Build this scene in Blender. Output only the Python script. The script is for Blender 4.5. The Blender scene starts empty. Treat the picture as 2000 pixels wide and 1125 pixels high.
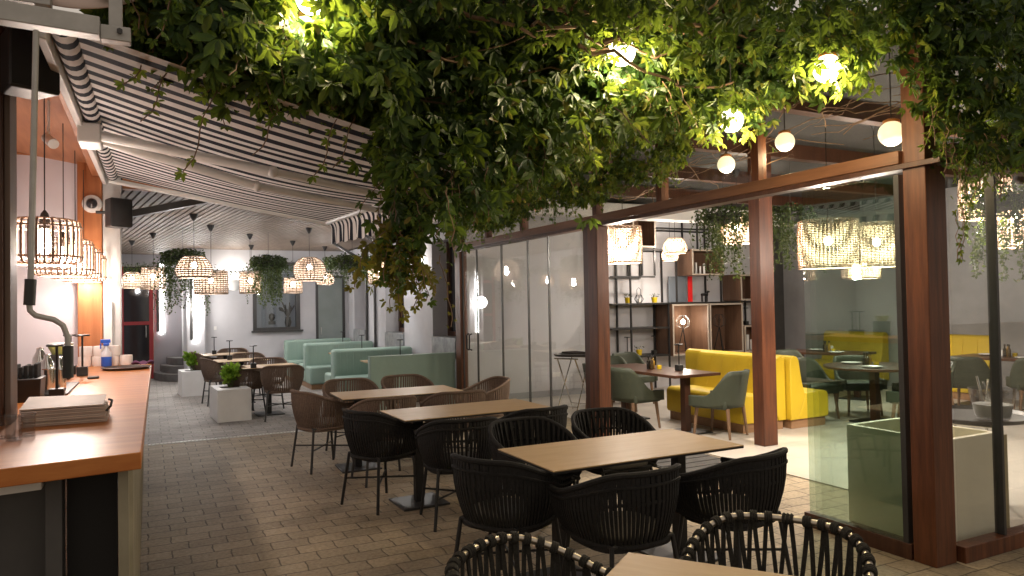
import bpy, math, random
from math import sin, cos, pi, radians, sqrt
from mathutils import Vector, Matrix
random.seed(7)
S = bpy.context.scene
COL = S.collection
# ------------------------------------------------------------------ camera
CAM_H = 1.66
YAW, PITCH, ROLL = radians(26.7), radians(1.22), radians(1.0)
fw = Vector((sin(YAW)*cos(PITCH), cos(YAW)*cos(PITCH), sin(PITCH)))
r0 = Vector((cos(YAW), -sin(YAW), 0)); u0 = r0.cross(fw)
rr = cos(ROLL)*r0 - sin(ROLL)*u0; uu = sin(ROLL)*r0 + cos(ROLL)*u0
cd = bpy.data.cameras.new('camera'); cam = bpy.data.objects.new('camera', cd); COL.objects.link(cam)
cd.sensor_width = 36; cd.lens = 1410/2000*36; cd.clip_start = .05; cd.clip_end = 300
M3 = Matrix((rr, uu, -fw)).transposed().to_4x4(); M3.translation = (0, 0, CAM_H)
cam.matrix_world = M3
S.camera = cam
# ------------------------------------------------------------------ night sky, exposure
W = bpy.data.worlds.new('World'); S.world = W; W.use_nodes = True
bgn = W.node_tree.nodes['Background']
bgn.inputs[0].default_value = (1, .87, .74, 1); bgn.inputs[1].default_value = .14
S.view_settings.view_transform = 'Standard'; S.view_settings.look = 'None'
S.view_settings.exposure = 1.98; S.view_settings.gamma = 1
cy = S.cycles
cy.use_denoising = True
try: cy.denoiser = 'OPENIMAGEDENOISE'
except Exception: pass
cy.max_bounces = 9; cy.diffuse_bounces = 4; cy.glossy_bounces = 4; cy.transmission_bounces = 6; cy.transparent_max_bounces = 28
cy.sample_clamp_indirect = 4; cy.caustics_reflective = False; cy.caustics_refractive = False
# light powers (watts) by kind of lamp
P_ROOM, P_WIN, P_BAR, P_GLOBE, P_UP = 6.8, 48, 5.0, 11, 3.5

# ------------------------------------------------------------------ materials
def mat(name, col=(.5,.5,.5), rough=.6, metal=0, spec=.5, emit=None, estr=1):
    m = bpy.data.materials.new(name); m.use_nodes = True
    b = m.node_tree.nodes['Principled BSDF']
    b.inputs['Base Color'].default_value = (*col, 1); b.inputs['Roughness'].default_value = rough
    b.inputs['Metallic'].default_value = metal; b.inputs['Specular IOR Level'].default_value = spec
    if emit:
        b.inputs['Emission Color'].default_value = (*emit, 1); b.inputs['Emission Strength'].default_value = estr
    return m
def nt(m): return m.node_tree.nodes, m.node_tree.links, m.node_tree.nodes['Principled BSDF']
def ramp(m, src, stops):
    n, l, b = nt(m); r = n.new('ShaderNodeValToRGB')
    while len(r.color_ramp.elements) < len(stops): r.color_ramp.elements.new(.5)
    for e, (p, c) in zip(r.color_ramp.elements, stops): e.position = p; e.color = (*c, 1)
    l.new(src, r.inputs[0]); return r.outputs[0]
def coord(m, kind='Object', scale=(1,1,1), rot=(0,0,0)):
    n, l, b = nt(m); t = n.new('ShaderNodeTexCoord'); p = n.new('ShaderNodeMapping')
    p.inputs['Scale'].default_value = scale; p.inputs['Rotation'].default_value = rot
    l.new(t.outputs[kind], p.inputs[0]); return p.outputs[0]
def noise(m, vec, scale=5, detail=4, rough=.6):
    n, l, b = nt(m); t = n.new('ShaderNodeTexNoise'); t.inputs['Scale'].default_value = scale
    t.inputs['Detail'].default_value = detail; t.inputs['Roughness'].default_value = rough
    l.new(vec, t.inputs['Vector']); return t.outputs['Fac']
def bump(m, h, strength=.3, dist=.01):
    n, l, b = nt(m); t = n.new('ShaderNodeBump'); t.inputs['Strength'].default_value = strength
    t.inputs['Distance'].default_value = dist; l.new(h, t.inputs['Height']); l.new(t.outputs[0], b.inputs['Normal'])
def mixc(m, fac, a, bcol, mode='MIX'):
    n, l, b = nt(m); x = n.new('ShaderNodeMix'); x.data_type = 'RGBA'; x.blend_type = mode
    for sock, v in ((x.inputs[0], fac), (x.inputs[6], a), (x.inputs[7], bcol)):
        if hasattr(v, 'is_output'): l.new(v, sock)
        elif isinstance(v, tuple): sock.default_value = (*v, 1)
        else: sock.default_value = v
    return x.outputs[2]
def mottled(name, c1, c2, scale=6, rough=.6, bstr=.1, spec=.5, kind='Object', sc=(1,1,1), metal=0, bd=.005):
    m = mat(name, c1, rough, metal, spec); v = coord(m, kind, sc); f = noise(m, v, scale)
    n, l, b = nt(m); l.new(ramp(m, f, [(.3, c1), (.7, c2)]), b.inputs['Base Color'])
    if bstr: bump(m, noise(m, v, scale*6), bstr, bd)
    return m
def wood(name, c1, c2, axis='z', rough=.5, scale=1., spec=.4):
    m = mat(name, c1, rough, 0, spec); n, l, b = nt(m)
    sc = {'x': (.7, 9, 9), 'y': (9, .7, 9), 'z': (9, 9, .7)}[axis]
    v = coord(m, 'Object', tuple(s*scale for s in sc))
    f = noise(m, v, 2.2, 8, .65); g = noise(m, coord(m, 'Object'), 1.3, 3)
    c = ramp(m, f, [(.25, c1), (.5, tuple((a+d)/2 for a, d in zip(c1, c2))), (.72, c2)])
    l.new(mixc(m, g, c, mixc(m, 1., c, (.8, .72, .66), 'MULTIPLY')), b.inputs['Base Color'])
    bump(m, f, .25, .004); return m
def glass(name, tint, refl=.9, rough=.0, ior=1.5):
    m = bpy.data.materials.new(name); m.use_nodes = True; n, l = m.node_tree.nodes, m.node_tree.links
    n.remove(n['Principled BSDF']); o = n['Material Output']
    t = n.new('ShaderNodeBsdfTransparent'); t.inputs[0].default_value = (*tint, 1)
    g = n.new('ShaderNodeBsdfGlossy'); g.inputs['Roughness'].default_value = rough; g.inputs[0].default_value = (refl, refl, refl, 1)
    lw = n.new('ShaderNodeLayerWeight'); lw.inputs[0].default_value = .5      # Schlick reflectance, same from both sides
    pw = n.new('ShaderNodeMath'); pw.operation = 'POWER'; pw.inputs[1].default_value = 5; l.new(lw.outputs['Facing'], pw.inputs[0])
    f0 = ((ior-1)/(ior+1))**2; ma = n.new('ShaderNodeMath'); ma.operation = 'MULTIPLY_ADD'; ma.inputs[1].default_value = 1-f0; ma.inputs[2].default_value = f0; l.new(pw.outputs[0], ma.inputs[0])
    x = n.new('ShaderNodeMixShader'); l.new(ma.outputs[0], x.inputs[0]); l.new(t.outputs[0], x.inputs[1]); l.new(g.outputs[0], x.inputs[2])
    l.new(x.outputs[0], o.inputs[0]); return m
def leafmat(name, stops, trans=.45, rough=.5):
    m = mat(name, stops[0][1], rough, 0, .35); n, l, b = nt(m)
    gi = n.new('ShaderNodeNewGeometry'); c = ramp(m, gi.outputs['Random Per Island'], stops)
    l.new(c, b.inputs['Base Color'])
    tr = n.new('ShaderNodeBsdfTranslucent'); x = n.new('ShaderNodeMixShader'); x.inputs[0].default_value = trans
    l.new(mixc(m, .35, c, (.30, .40, .03)), tr.inputs[0])
    l.new(b.outputs[0], x.inputs[1]); l.new(tr.outputs[0], x.inputs[2]); l.new(x.outputs[0], n['Material Output'].inputs[0])
    return m
def bulbmat(name, col, s): return mat(name, (.8, .8, .8), .4, emit=col, estr=s)

# paving: offset courses of concrete setts with worn joints
def pavers(name, c1, c2, c3, bs):
    P_ = mat(name, rough=.75); n, l, b = nt(P_)
    v = coord(P_, 'Object'); dist = n.new('ShaderNodeTexNoise'); dist.inputs['Scale'].default_value = 7; l.new(v, dist.inputs['Vector'])
    va = n.new('ShaderNodeVectorMath'); va.operation = 'MULTIPLY_ADD'; va.inputs[1].default_value = (.035, .03, 0); l.new(dist.outputs['Color'], va.inputs[0]); l.new(v, va.inputs[2])
    bk = n.new('ShaderNodeTexBrick'); l.new(va.outputs[0], bk.inputs['Vector'])
    bk.inputs['Scale'].default_value = 1; bk.inputs['Brick Width'].default_value = .255; bk.inputs['Row Height'].default_value = .168
    bk.inputs['Mortar Size'].default_value = .006; bk.inputs['Mortar Smooth'].default_value = .5; bk.offset = .42
    bk.inputs['Color1'].default_value = (*c1, 1); bk.inputs['Color2'].default_value = (*c2, 1); bk.inputs['Mortar'].default_value = (*c3, 1)
    f = noise(P_, v, 1.1, 5); f2 = noise(P_, v, 38, 6)
    c = mixc(P_, 1., bk.outputs['Color'], ramp(P_, f, [(.3, (.58, .56, .54)), (.5, (.95, .93, .9)), (.7, (1.12, 1.1, 1.06))]), 'MULTIPLY')
    c = mixc(P_, .6, c, ramp(P_, f2, [(.3, (.62, .6, .58)), (.65, (1.1, 1.1, 1.1))]), 'MULTIPLY')
    l.new(c, b.inputs['Base Color'])
    inv = n.new('ShaderNodeMath'); inv.operation = 'SUBTRACT'; inv.inputs[0].default_value = 1; l.new(bk.outputs['Fac'], inv.inputs[1])
    ad = n.new('ShaderNodeMath'); ad.operation = 'MULTIPLY_ADD'; ad.inputs[1].default_value = .28; l.new(f2, ad.inputs[0]); l.new(inv.outputs[0], ad.inputs[2])
    bump(P_, ad.outputs[0], bs, .012)
    l.new(ramp(P_, f2, [(.3, (.85,)*3), (.7, (.55,)*3)]), b.inputs['Roughness'])
    return P_
PAVE = pavers('concrete_pavers', (.35, .285, .195), (.265, .215, .145), (.11, .086, .057), .6)
PAVE2 = pavers('neutral_lit_pavers', (.345, .32, .295), (.265, .25, .235), (.14, .13, .12), .5)  # same pavers, greyed to put the neutral courtyard light into the colour
CONC = mottled('smooth_concrete', (.34, .34, .35), (.42, .42, .43), 2.5, .55, .12)
n, l, b = nt(CONC)
TILE = mat('pale_stone_tile', rough=.33); n, l, b = nt(TILE); v = coord(TILE, 'Object')
bk = n.new('ShaderNodeTexBrick'); l.new(v, bk.inputs['Vector']); bk.offset = 0
for k, q in (('Scale', 1), ('Brick Width', .6), ('Row Height', .6), ('Mortar Size', .003)): bk.inputs[k].default_value = q
bk.inputs['Color1'].default_value = (.52, .47, .41, 1); bk.inputs['Color2'].default_value = (.48, .44, .385, 1); bk.inputs['Mortar'].default_value = (.3, .27, .24, 1)
l.new(mixc(TILE, .5, bk.outputs['Color'], ramp(TILE, noise(TILE, v, 3), [(.3, (.8, .8, .8)), (.7, (1, 1, 1))]), 'MULTIPLY'), b.inputs['Base Color'])

PLASTER = mottled('white_plaster', (.49, .485, .505), (.56, .555, .58), 1.7, .85, .08)
PINK = mottled('pinkish_plaster', (.60, .56, .60), (.66, .62, .66), 1.5, .8, .05)
GREYW = mottled('grey_plaster', (.24, .24, .25), (.34, .34, .35), 1.1, .8, .08)
STONE = mottled('grey_marble', (.16, .17, .18), (.36, .37, .38), 7, .4, .05)
TIMBER = wood('brown_timber', (.045, .014, .006), (.20, .072, .029), 'z', .45)
TIMBERX = wood('brown_timber_rail', (.13, .058, .028), (.26, .125, .062), 'y', .45)
DARKTIMBER = wood('dark_timber', (.045, .018, .01), (.10, .042, .022), 'z', .45)
REDTIMBER = wood('red_stained_timber', (.03, .009, .004), (.13, .042, .015), 'z', .45)
ORANGE = wood('orange_timber', (.38, .13, .045), (.55, .22, .085), 'z', .5)
ORANGEC = wood('orange_boards', (.36, .14, .06), (.50, .22, .10), 'y', .5)
COUNTER = wood('oiled_counter_wood', (.38, .115, .026), (.60, .25, .07), 'x', .38, .8, .3)
WALNUT = wood('walnut_veneer', (.10, .055, .034), (.17, .10, .065), 'z', .45)
WALNUTT = wood('dark_table_wood', (.06, .026, .014), (.11, .05, .028), 'y', .3)
PLINTH = wood('plinth_wood', (.25, .14, .07), (.36, .22, .12), 'x', .5)
LEGWOOD = wood('leg_wood', (.16, .10, .06), (.24, .15, .09), 'z', .5)
SLAT = wood('slat_wood', (.16, .125, .10), (.25, .20, .165), 'y', .55, 1., .2)
SLATDK = mat('slat_gap', (.03, .024, .02), .8)
LAMINATE = mottled('pale_oak_laminate', (.40, .265, .13), (.46, .315, .165), 3, .45, .03, .3, sc=(1, 7, 1))
BLACKM = mat('black_powder_coat', (.012, .011, .011), .45)
IRON = mat('dark_grey_iron', (.035, .033, .032), .45)
STEEL = mottled('galvanised_steel', (.34, .33, .31), (.44, .43, .41), 9, .42, .05, metal=.15)
CHROME = mat('chrome', (.75, .74, .72), .12, 1)
WHITEM = mottled('white_enamel', (.68, .67, .65), (.74, .73, .71), 5, .35, 0)
ROPEBK = mottled('black_rope', (.011, .0102, .0095), (.022, .020, .0185), 60, .8, .6, .25)
ROPEBR = mottled('taupe_rope', (.115, .078, .058), (.17, .12, .09), 60, .85, .6, .2)
ROPEDK = mottled('dark_olive_rope', (.02, .018, .014), (.045, .04, .03), 90, .8, .7, .3)
CUSH = mottled('dark_cushion', (.06, .055, .05), (.09, .08, .07), 40, .9, .2)
CUSHL = mottled('pale_cushion', (.34, .31, .28), (.42, .39, .35), 40, .9, .2)
MINT = mottled('mint_leatherette', (.255, .36, .305), (.29, .40, .34), 1.6, .5, .3, .35, bd=.012)
YELLOW = mottled('yellow_leatherette', (.54, .375, .018), (.62, .445, .03), 1.6, .48, .3, .35, bd=.012)
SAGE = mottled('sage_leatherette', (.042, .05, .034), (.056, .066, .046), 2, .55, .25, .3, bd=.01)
WICKER = mottled('wicker_cane', (.20, .14, .095), (.34, .25, .18), 25, .7, .3, .25)
BAMBOO = mottled('bamboo_slat', (.38, .26, .19), (.55, .40, .31), 25, .6, .3, .3)
RED = mat('red_paint', (.42, .03, .035), .45)
REDP = mat('red_panel', (.65, .012, .012), .5)
SLATEP = mat('slate_panel', (.13, .15, .175), .6)
PLASTICBK = mottled('black_plastic', (.012, .012, .012), (.022, .021, .02), 12, .4, .05)
PAPER = mottled('tissue_paper', (.72, .66, .62), (.8, .75, .71), 12, .9, .25)
BLUE = mat('blue_plastic', (.02, .11, .55), .3)
CLEARP = mat('milky_plastic', (.6, .62, .66), .25)
CARD = mottled('menu_card', (.42, .33, .27), (.5, .4, .33), 8, .6, .03)
SOIL = mottled('soil', (.03, .022, .016), (.06, .045, .03), 30, .95, .6)
YPOT = mat('yellow_ceramic', (.7, .5, .02), .3)
CHINA = mat('white_china', (.75, .74, .72), .2)
GLASSCL = glass('clear_glass', (.955, .965, .955), .95, .0, 1.6)
GLASSGR = glass('green_glass', (.76, .86, .80), .9, .0, 1.8)
GLASSDK = glass('dark_transom_glass', (.80, .80, .78), .8, .0, 1.45)
GLASSPL = glass('drinking_glass', (.86, .86, .86), .95, .03, 1.5)
WINPANE = mat('lit_window_room', (.16, .17, .19), .7, 0, .2, emit=(.72, .78, .88), estr=.02)
DARKGL = mat('dark_glazing', (.03, .03, .035), .05, 0, .8)
LED = bulbmat('led_strip', (1, .97, .92), 14)
BULBW = bulbmat('warm_bulb', (1, .86, .68), 30)
BULBN = bulbmat('neutral_bulb', (1, .9, .78), 45)
GLOBEM = bulbmat('opal_globe', (1, .86, .56), 2.2)
GLOBED = bulbmat('dim_opal_globe', (1, .84, .50), .46)
STEM = mottled('woody_stem', (.13, .075, .045), (.24, .15, .09), 20, .8, .3)
TENDRIL = mat('green_tendril', (.10, .13, .03), .6)
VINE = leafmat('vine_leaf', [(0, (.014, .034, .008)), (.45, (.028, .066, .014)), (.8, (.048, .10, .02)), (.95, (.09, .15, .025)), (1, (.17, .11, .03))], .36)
VINEY = leafmat('young_or_lit_vine_leaf', [(0, (.07, .12, .02)), (.6, (.13, .19, .03)), (1, (.24, .24, .04))], .5)  # young leaves, and the paler colour painting globe light onto leaves
VINEO = leafmat('autumn_vine_leaf', [(0, (.10, .09, .016)), (.5, (.17, .14, .022)), (1, (.25, .17, .03))], .45)
IVY = leafmat('ivy_leaf', [(0, (.018, .028, .011)), (.6, (.032, .05, .02)), (1, (.08, .115, .055))], .25)
LIME = leafmat('lime_leaf', [(0, (.12, .24, .02)), (.6, (.20, .36, .03)), (1, (.34, .46, .06))], .4)
FABRIC = mat('striped_awning_cloth', rough=.8); n, l, b = nt(FABRIC)
uvn = n.new('ShaderNodeUVMap'); sx = n.new('ShaderNodeSeparateXYZ'); l.new(uvn.outputs[0], sx.inputs[0])
dv = n.new('ShaderNodeMath'); dv.operation = 'DIVIDE'; dv.inputs[1].default_value = .18; l.new(sx.outputs[0], dv.inputs[0])
fr = n.new('ShaderNodeMath'); fr.operation = 'FRACT'; l.new(dv.outputs[0], fr.inputs[0])
gt = n.new('ShaderNodeMath'); gt.operation = 'GREATER_THAN'; gt.inputs[1].default_value = .53; l.new(fr.outputs[0], gt.inputs[0])
wv = noise(FABRIC, coord(FABRIC, 'Object'), 3)
c = mixc(FABRIC, gt.outputs[0], ramp(FABRIC, wv, [(.3, (.82, .79, .78)), (.7, (.87, .84, .83))]), (.018, .021, .034))
l.new(c, b.inputs['Base Color']); b.inputs['Specular IOR Level'].default_value = .2
tr = n.new('ShaderNodeBsdfTranslucent'); x = n.new('ShaderNodeMixShader'); x.inputs[0].default_value = .24
l.new(c, tr.inputs[0]); l.new(b.outputs[0], x.inputs[1]); l.new(tr.outputs[0], x.inputs[2]); l.new(x.outputs[0], n['Material Output'].inputs[0])
CORR = mottled('olive_corrugated_panel', (.20, .175, .12), (.29, .26, .18), 4, .5, .1)
DKPANEL = mottled('dark_bar_panel', (.055, .053, .052), (.08, .076, .073), 3, .6, .05)
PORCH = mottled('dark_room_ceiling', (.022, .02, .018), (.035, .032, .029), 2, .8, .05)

# ------------------------------------------------------------------ mesh helpers
LOC = {}
class MB:
    def __init__(s): s.v = []; s.f = []; s.uv = None
    def add(s, v, f):
        o = len(s.v); s.v += [tuple(p) for p in v]; s.f += [tuple(i+o for i in q) for q in f]; return s
    def bx(s, x0, x1, y0, y1, z0, z1):
        v = [(x, y, z) for z in (z0, z1) for x, y in ((x0,y0),(x1,y0),(x1,y1),(x0,y1))]
        return s.add(v, [(3,2,1,0),(4,5,6,7),(0,1,5,4),(1,2,6,5),(2,3,7,6),(3,0,4,7)])
    def prism(s, poly, fn):          # poly: 2-D outline, fn(u,v,t)->3-D with t 0/1
        k = len(poly); v = [fn(a, b, 0) for a, b in poly] + [fn(a, b, 1) for a, b in poly]
        return s.add(v, [tuple(range(k))[::-1], tuple(range(k, 2*k))] + [(i, (i+1)%k, k+(i+1)%k, k+i) for i in range(k)])
    def tube(s, path, r, n=8, closed=False, flat=None, caps=True):
        P = [Vector(p) for p in path]; m = len(P); rings = []; ref = None
        for i, p in enumerate(P):
            a = P[(i-1) % m] if (closed or i) else p; c = P[(i+1) % m] if (closed or i < m-1) else p
            t = (c-a); t = t.normalized() if t.length > 1e-9 else Vector((0,0,1))
            if ref is None: ref = Vector((0,0,1)) if abs(t.z) < .9 else Vector((1,0,0))
            x = (ref - t*ref.dot(t)); x = x.normalized() if x.length > 1e-6 else t.orthogonal().normalized()
            y = t.cross(x); ref = x
            ri = r(i/(m-1)) if callable(r) else r
            rings.append([p + x*ri*cos(2*pi*k/n) + y*ri*sin(2*pi*k/n) for k in range(n)])
        v = [q for g in rings for q in g]; f = []
        for i in range(m if closed else m-1):
            j = (i+1) % m
            for k in range(n): f.append((i*n+k, i*n+(k+1)%n, j*n+(k+1)%n, j*n+k))
        if caps and not closed: f += [tuple(range(n))[::-1], tuple(range((m-1)*n, m*n))]
        return s.add(v, f)
    def lathe(s, prof, c=(0,0,0), n=24, capb=False, capt=False):
        v = [(c[0]+r*cos(2*pi*k/n), c[1]+r*sin(2*pi*k/n), c[2]+z) for r, z in prof for k in range(n)]
        f = [(i*n+k, i*n+(k+1)%n, (i+1)*n+(k+1)%n, (i+1)*n+k) for i in range(len(prof)-1) for k in range(n)]
        if capb: f.append(tuple(range(n))[::-1])
        if capt: f.append(tuple(range((len(prof)-1)*n, len(prof)*n)))
        return s.add(v, f)
    def grid(s, fn, nu, nv):
        v = [fn(i/nu, j/nv) for i in range(nu+1) for j in range(nv+1)]
        f = [(i*(nv+1)+j, (i+1)*(nv+1)+j, (i+1)*(nv+1)+j+1, i*(nv+1)+j+1) for i in range(nu) for j in range(nv)]
        return s.add(v, f)
    def ball(s, c, r, n=12, sz=1):
        return s.lathe([(r*sin(pi*i/n)+1e-4, -r*sz*cos(pi*i/n)) for i in range(n+1)], c, n*2)
    def strip(s, path, w, th, wdir):  # flat strap following a path
        P = [Vector(p) for p in path]; v = []; f = []
        for i, p in enumerate(P):
            t = (P[min(i+1, len(P)-1)]-P[max(i-1, 0)]).normalized(); d = Vector(wdir[i] if isinstance(wdir, list) else wdir)
            d = (d - t*d.dot(t)).normalized(); q = t.cross(d); ww = (w(i/(len(P)-1)) if callable(w) else w)/2
            v += [p-d*ww-q*th/2, p+d*ww-q*th/2, p+d*ww+q*th/2, p-d*ww+q*th/2]
        for i in range(len(P)-1):
            for k in range(4): f.append((i*4+k, i*4+(k+1)%4, i*4+4+(k+1)%4, i*4+4+k))
        f += [(3,2,1,0), tuple(range(len(v)-4, len(v)))]
        return s.add(v, f)
    def build(s, name, m, parent=None, bev=0, smooth=True, ang=38, solid=0):
        me = bpy.data.meshes.new(name)
        off = LOC.get(parent, Vector((0,0,0))) if parent is not None else Vector((0,0,0))
        if off.length: s.v = [(p[0]-off.x, p[1]-off.y, p[2]-off.z) for p in s.v]
        me.from_pydata(s.v, [], s.f); me.materials.append(m)
        if s.uv:
            ul = me.uv_layers.new(name='UVMap')
            for lp in me.loops: ul.data[lp.index].uv = s.uv[lp.vertex_index]
        if smooth:
            me.polygons.foreach_set('use_smooth', [True]*len(me.polygons)); me.set_sharp_from_angle(angle=radians(ang))
        o = bpy.data.objects.new(name, me); COL.objects.link(o)
        if parent is not None: o.parent = parent; LOC[o] = off
        if solid:
            md = o.modifiers.new('thick', 'SOLIDIFY'); md.thickness = solid; md.offset = 0
        if bev:
            md = o.modifiers.new('bevel', 'BEVEL'); md.width = bev; md.segments = 3; md.limit_method = 'ANGLE'; md.angle_limit = radians(40)
            md.harden_normals = False
        return o
def tag(o, label, cat, group=None, kind=None):
    if label: o['label'] = label
    if cat: o['category'] = cat
    if group: o['group'] = group
    if kind: o['kind'] = kind
    return o
def thing(name, label, cat, loc=(0,0,0), rz=0, group=None):
    o = bpy.data.objects.new(name, None); o.empty_display_size = .1; COL.objects.link(o)
    o.location = loc; o.rotation_euler = (0, 0, rz); LOC[o] = Vector(loc); return tag(o, label, cat, group)
def local(name, label, cat, loc=(0,0,0), rz=0, group=None):   # parts are modelled around its own origin
    o = thing(name, label, cat, loc, rz, group); LOC[o] = Vector((0,0,0)); return o
KIDS = {}
def dup(root, loc, rz=0, label=None, group=None):
    kids = [c for c in bpy.data.objects if c.parent is not None]
    def cp(o, par):
        c = o.copy(); COL.objects.link(c)
        if par is not None: c.parent = par
        for k in kids:
            if k.parent == o: cp(k, c)
        return c
    r = cp(root, None); r.location = loc; r.rotation_euler = (0, 0, rz)
    if label: r['label'] = label
    if group: r['group'] = group
    LOC[r] = Vector((0,0,0)); return r
def struct(mb, name, m, **k): return tag(mb.build(name, m, **k), None, None, None, 'structure')
def solo(mb, name, m, label, cat, group=None, **k): return tag(mb.build(name, m, **k), label, cat, group)
def point(name, loc, watts, col, parent=None, r=.035):
    d = bpy.data.lights.new(name, 'POINT'); d.energy = watts; d.color = col; d.shadow_soft_size = r
    o = bpy.data.objects.new(name, d); COL.objects.link(o); o.location = loc
    if parent is not None: o.parent = parent
    return o
WARM, NEUT, BARC, GLOBEC = (1, .89, .77), (.96, .96, 1), (1, .87, .81), (1, .77, .46)

# ------------------------------------------------------------------ ground and floors
struct(MB().add([(-40,-20,0),(60,-20,0),(60,60,0),(-40,60,0)], [(0,1,2,3)]), 'paving', PAVE, smooth=False)
struct(MB().add([(-.9,10.02,.004),(4.34,10.02,.004),(4.34,20,.004),(-.9,20,.004)], [(0,1,2,3)]), 'courtyard_floor', PAVE2, smooth=False)
struct(MB().bx(5.36, 12.3, 2.95, 11.1, -.02, .012), 'indoor_floor', TILE, smooth=False)
d = MB()
for i in range(95): d.bx(-.02+i*.0445, -.02+i*.0445+.027, 9.93, 9.975, .002, .009)
d.bx(-.02, 4.2, 9.915, 9.925, .0, .006).bx(-.02, 4.2, 9.98, 9.99, 0, .006)
solo(d, 'drain_channel', WHITEM, 'pale slotted drain strip set across the paving', 'drain', smooth=False)

# ------------------------------------------------------------------ back courtyard shell
bw = thing('back_wall', 'pale plaster wall behind the mint benches with a black framed window', 'wall', (2.7, 17.6, 0))
MB().bx(1.12, 2.14, 17.6, 17.85, 0, 3.0).bx(3.2, 4.35, 17.6, 17.85, 0, 3.0).bx(2.14, 3.2, 17.6, 17.85, 0, 1.12).bx(2.14, 3.2, 17.6, 17.85, 2.72, 3.0).build('wall_face', PLASTER, bw, smooth=False)
wf = MB().bx(2.14, 3.2, 17.56, 17.66, 1.12, 1.2).bx(2.14, 3.2, 17.56, 17.66, 2.64, 2.72).bx(2.14, 2.22, 17.56, 17.66, 1.2, 2.64).bx(3.1, 3.2, 17.56, 17.66, 1.2, 2.64).bx(2.22, 3.1, 17.58, 17.64, 2.28, 2.33).build('window', IRON, bw, smooth=False)
MB().bx(2.22, 3.1, 17.605, 17.612, 1.2, 2.64).build('pane', GLASSCL, wf, smooth=False)
MB().bx(2.16, 3.18, 17.9, 17.92, 1.1, 2.72).bx(2.1, 2.14, 17.86, 17.9, 1.1, 2.72).build('lit_room', WINPANE, wf, smooth=False)
q = MB()
for k in range(7): q.bx(2.24, 3.08, 17.68, 17.7, 2.32+.045*k, 2.345+.045*k)
q.build('blind', mat('blind_slat', (.35, .37, .42), .6), wf, smooth=False)
q = MB().lathe([(.05, 1.2), (.085, 1.3), (.06, 1.4), (.065, 1.43)], (2.95, 17.74, 0), 16, True)
for k in range(14):
    a_ = random.uniform(-.5, .5); q.tube([(2.95, 17.74, 1.4), (2.95+a_*.2, 17.74, 1.55), (2.95+a_*.45, 17.74+random.uniform(-.05, .05), random.uniform(1.6, 1.78))], lambda t_: .006+.012*t_, 5)
q.build('vase', IRON, wf)
MB().bx(2.5, 2.66, 17.72, 17.74, 1.26, 1.34).lathe([(.03, 1.34), (.075, 1.42), (.06, 1.5), (.002, 1.53)], (2.58, 17.74, 0), 14).build('ornament', IRON, wf)
MB().bx(2.1, 3.26, 17.5, 17.56, 1.09, 1.13).build('sill', IRON, wf, smooth=False)
dr = MB().bx(3.62, 4.2, 17.56, 17.6, .0, 2.35).build('door', mottled('grey_green_door', (.19, .22, .21), (.23, .26, .25), 3, .5, .03), bw, smooth=False)
MB().bx(3.57, 3.62, 17.54, 17.6, 0, 2.4).bx(4.2, 4.26, 17.54, 17.6, 0, 2.4).bx(3.62, 4.2, 17.54, 17.6, 2.35, 2.4).build('door_frame', IRON, dr, smooth=False)
MB().tube([(3.68, 17.52, 1.0), (3.68, 17.5, 1.02), (3.68, 17.5, 1.14), (3.68, 17.52, 1.16)], .012, 6).build('handle', STEEL, dr)
MB().bx(1.3, 1.36, 17.585, 17.6, 1.18, 1.26).build('socket', WHITEM, bw, bev=.004)

rw = thing('side_wall', 'white plaster wall with deep window bays beside the mint benches', 'wall', (4.35, 14, 0))
m = MB(); bays = [(10.62, 11.7), (13.25, 14.45), (16.0, 17.0)]
ys = 10.45
for a, bb in bays:
    m.bx(4.35, 4.75, ys, a, 0, 3.0); m.bx(4.35, 4.75, a, bb, 2.75, 3.0); m.bx(4.42, 4.75, a, bb, 0, .8); ys = bb
m.bx(4.35, 4.75, ys, 17.6, 0, 3.0); m.build('wall_face', PLASTER, rw, smooth=False)
for a, bb in bays:
    MB().bx(4.32, 4.68, a+.004, bb-.004, .8, 1.12).build('stone_block', STONE, rw, bev=.006)
    w = MB().bx(4.62, 4.7, a, a+.09, 1.12, 2.75).bx(4.62, 4.7, bb-.09, bb, 1.12, 2.75).bx(4.62, 4.7, a+.09, bb-.09, 2.65, 2.75).bx(4.62, 4.7, a+.09, bb-.09, 1.12, 1.2).bx(4.63, 4.69, (a+bb)/2-.035, (a+bb)/2+.035, 1.2, 2.65).build('window', DARKTIMBER, rw, smooth=False)
    MB().bx(4.655, 4.665, a+.09, bb-.09, 1.2, 2.65).build('pane', DARKGL, w, smooth=False)
for y in (15.1, 15.75):
    MB().tube([(4.31, y, 0), (4.31, y, 3.0)], .03, 8).build('drain_pipe', IRON, rw)
# steel braces under the slatted ceiling
for i, (x0, y0, x1) in enumerate(((4.33, 12.9, 3.45), (4.33, 15.0, 3.4))):
    solo(MB().strip([(x0, y0, 2.45), (x1, y0, 2.98)], .08, .05, (0,1,0)), 'ceiling_brace', IRON, ['dark brace under the slatted ceiling, nearer of the two on the white side wall', 'dark brace under the slatted ceiling, farther of the two on the white side wall'][i], 'brace', 'ceiling braces')
solo(MB().strip([(-.3, 8.45, 2.62), (.9, 8.9, 2.98)], .11, .07, (0,1,0)), 'ceiling_brace', IRON, 'dark brace rising from the white steel column to the ceiling', 'brace')

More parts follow.
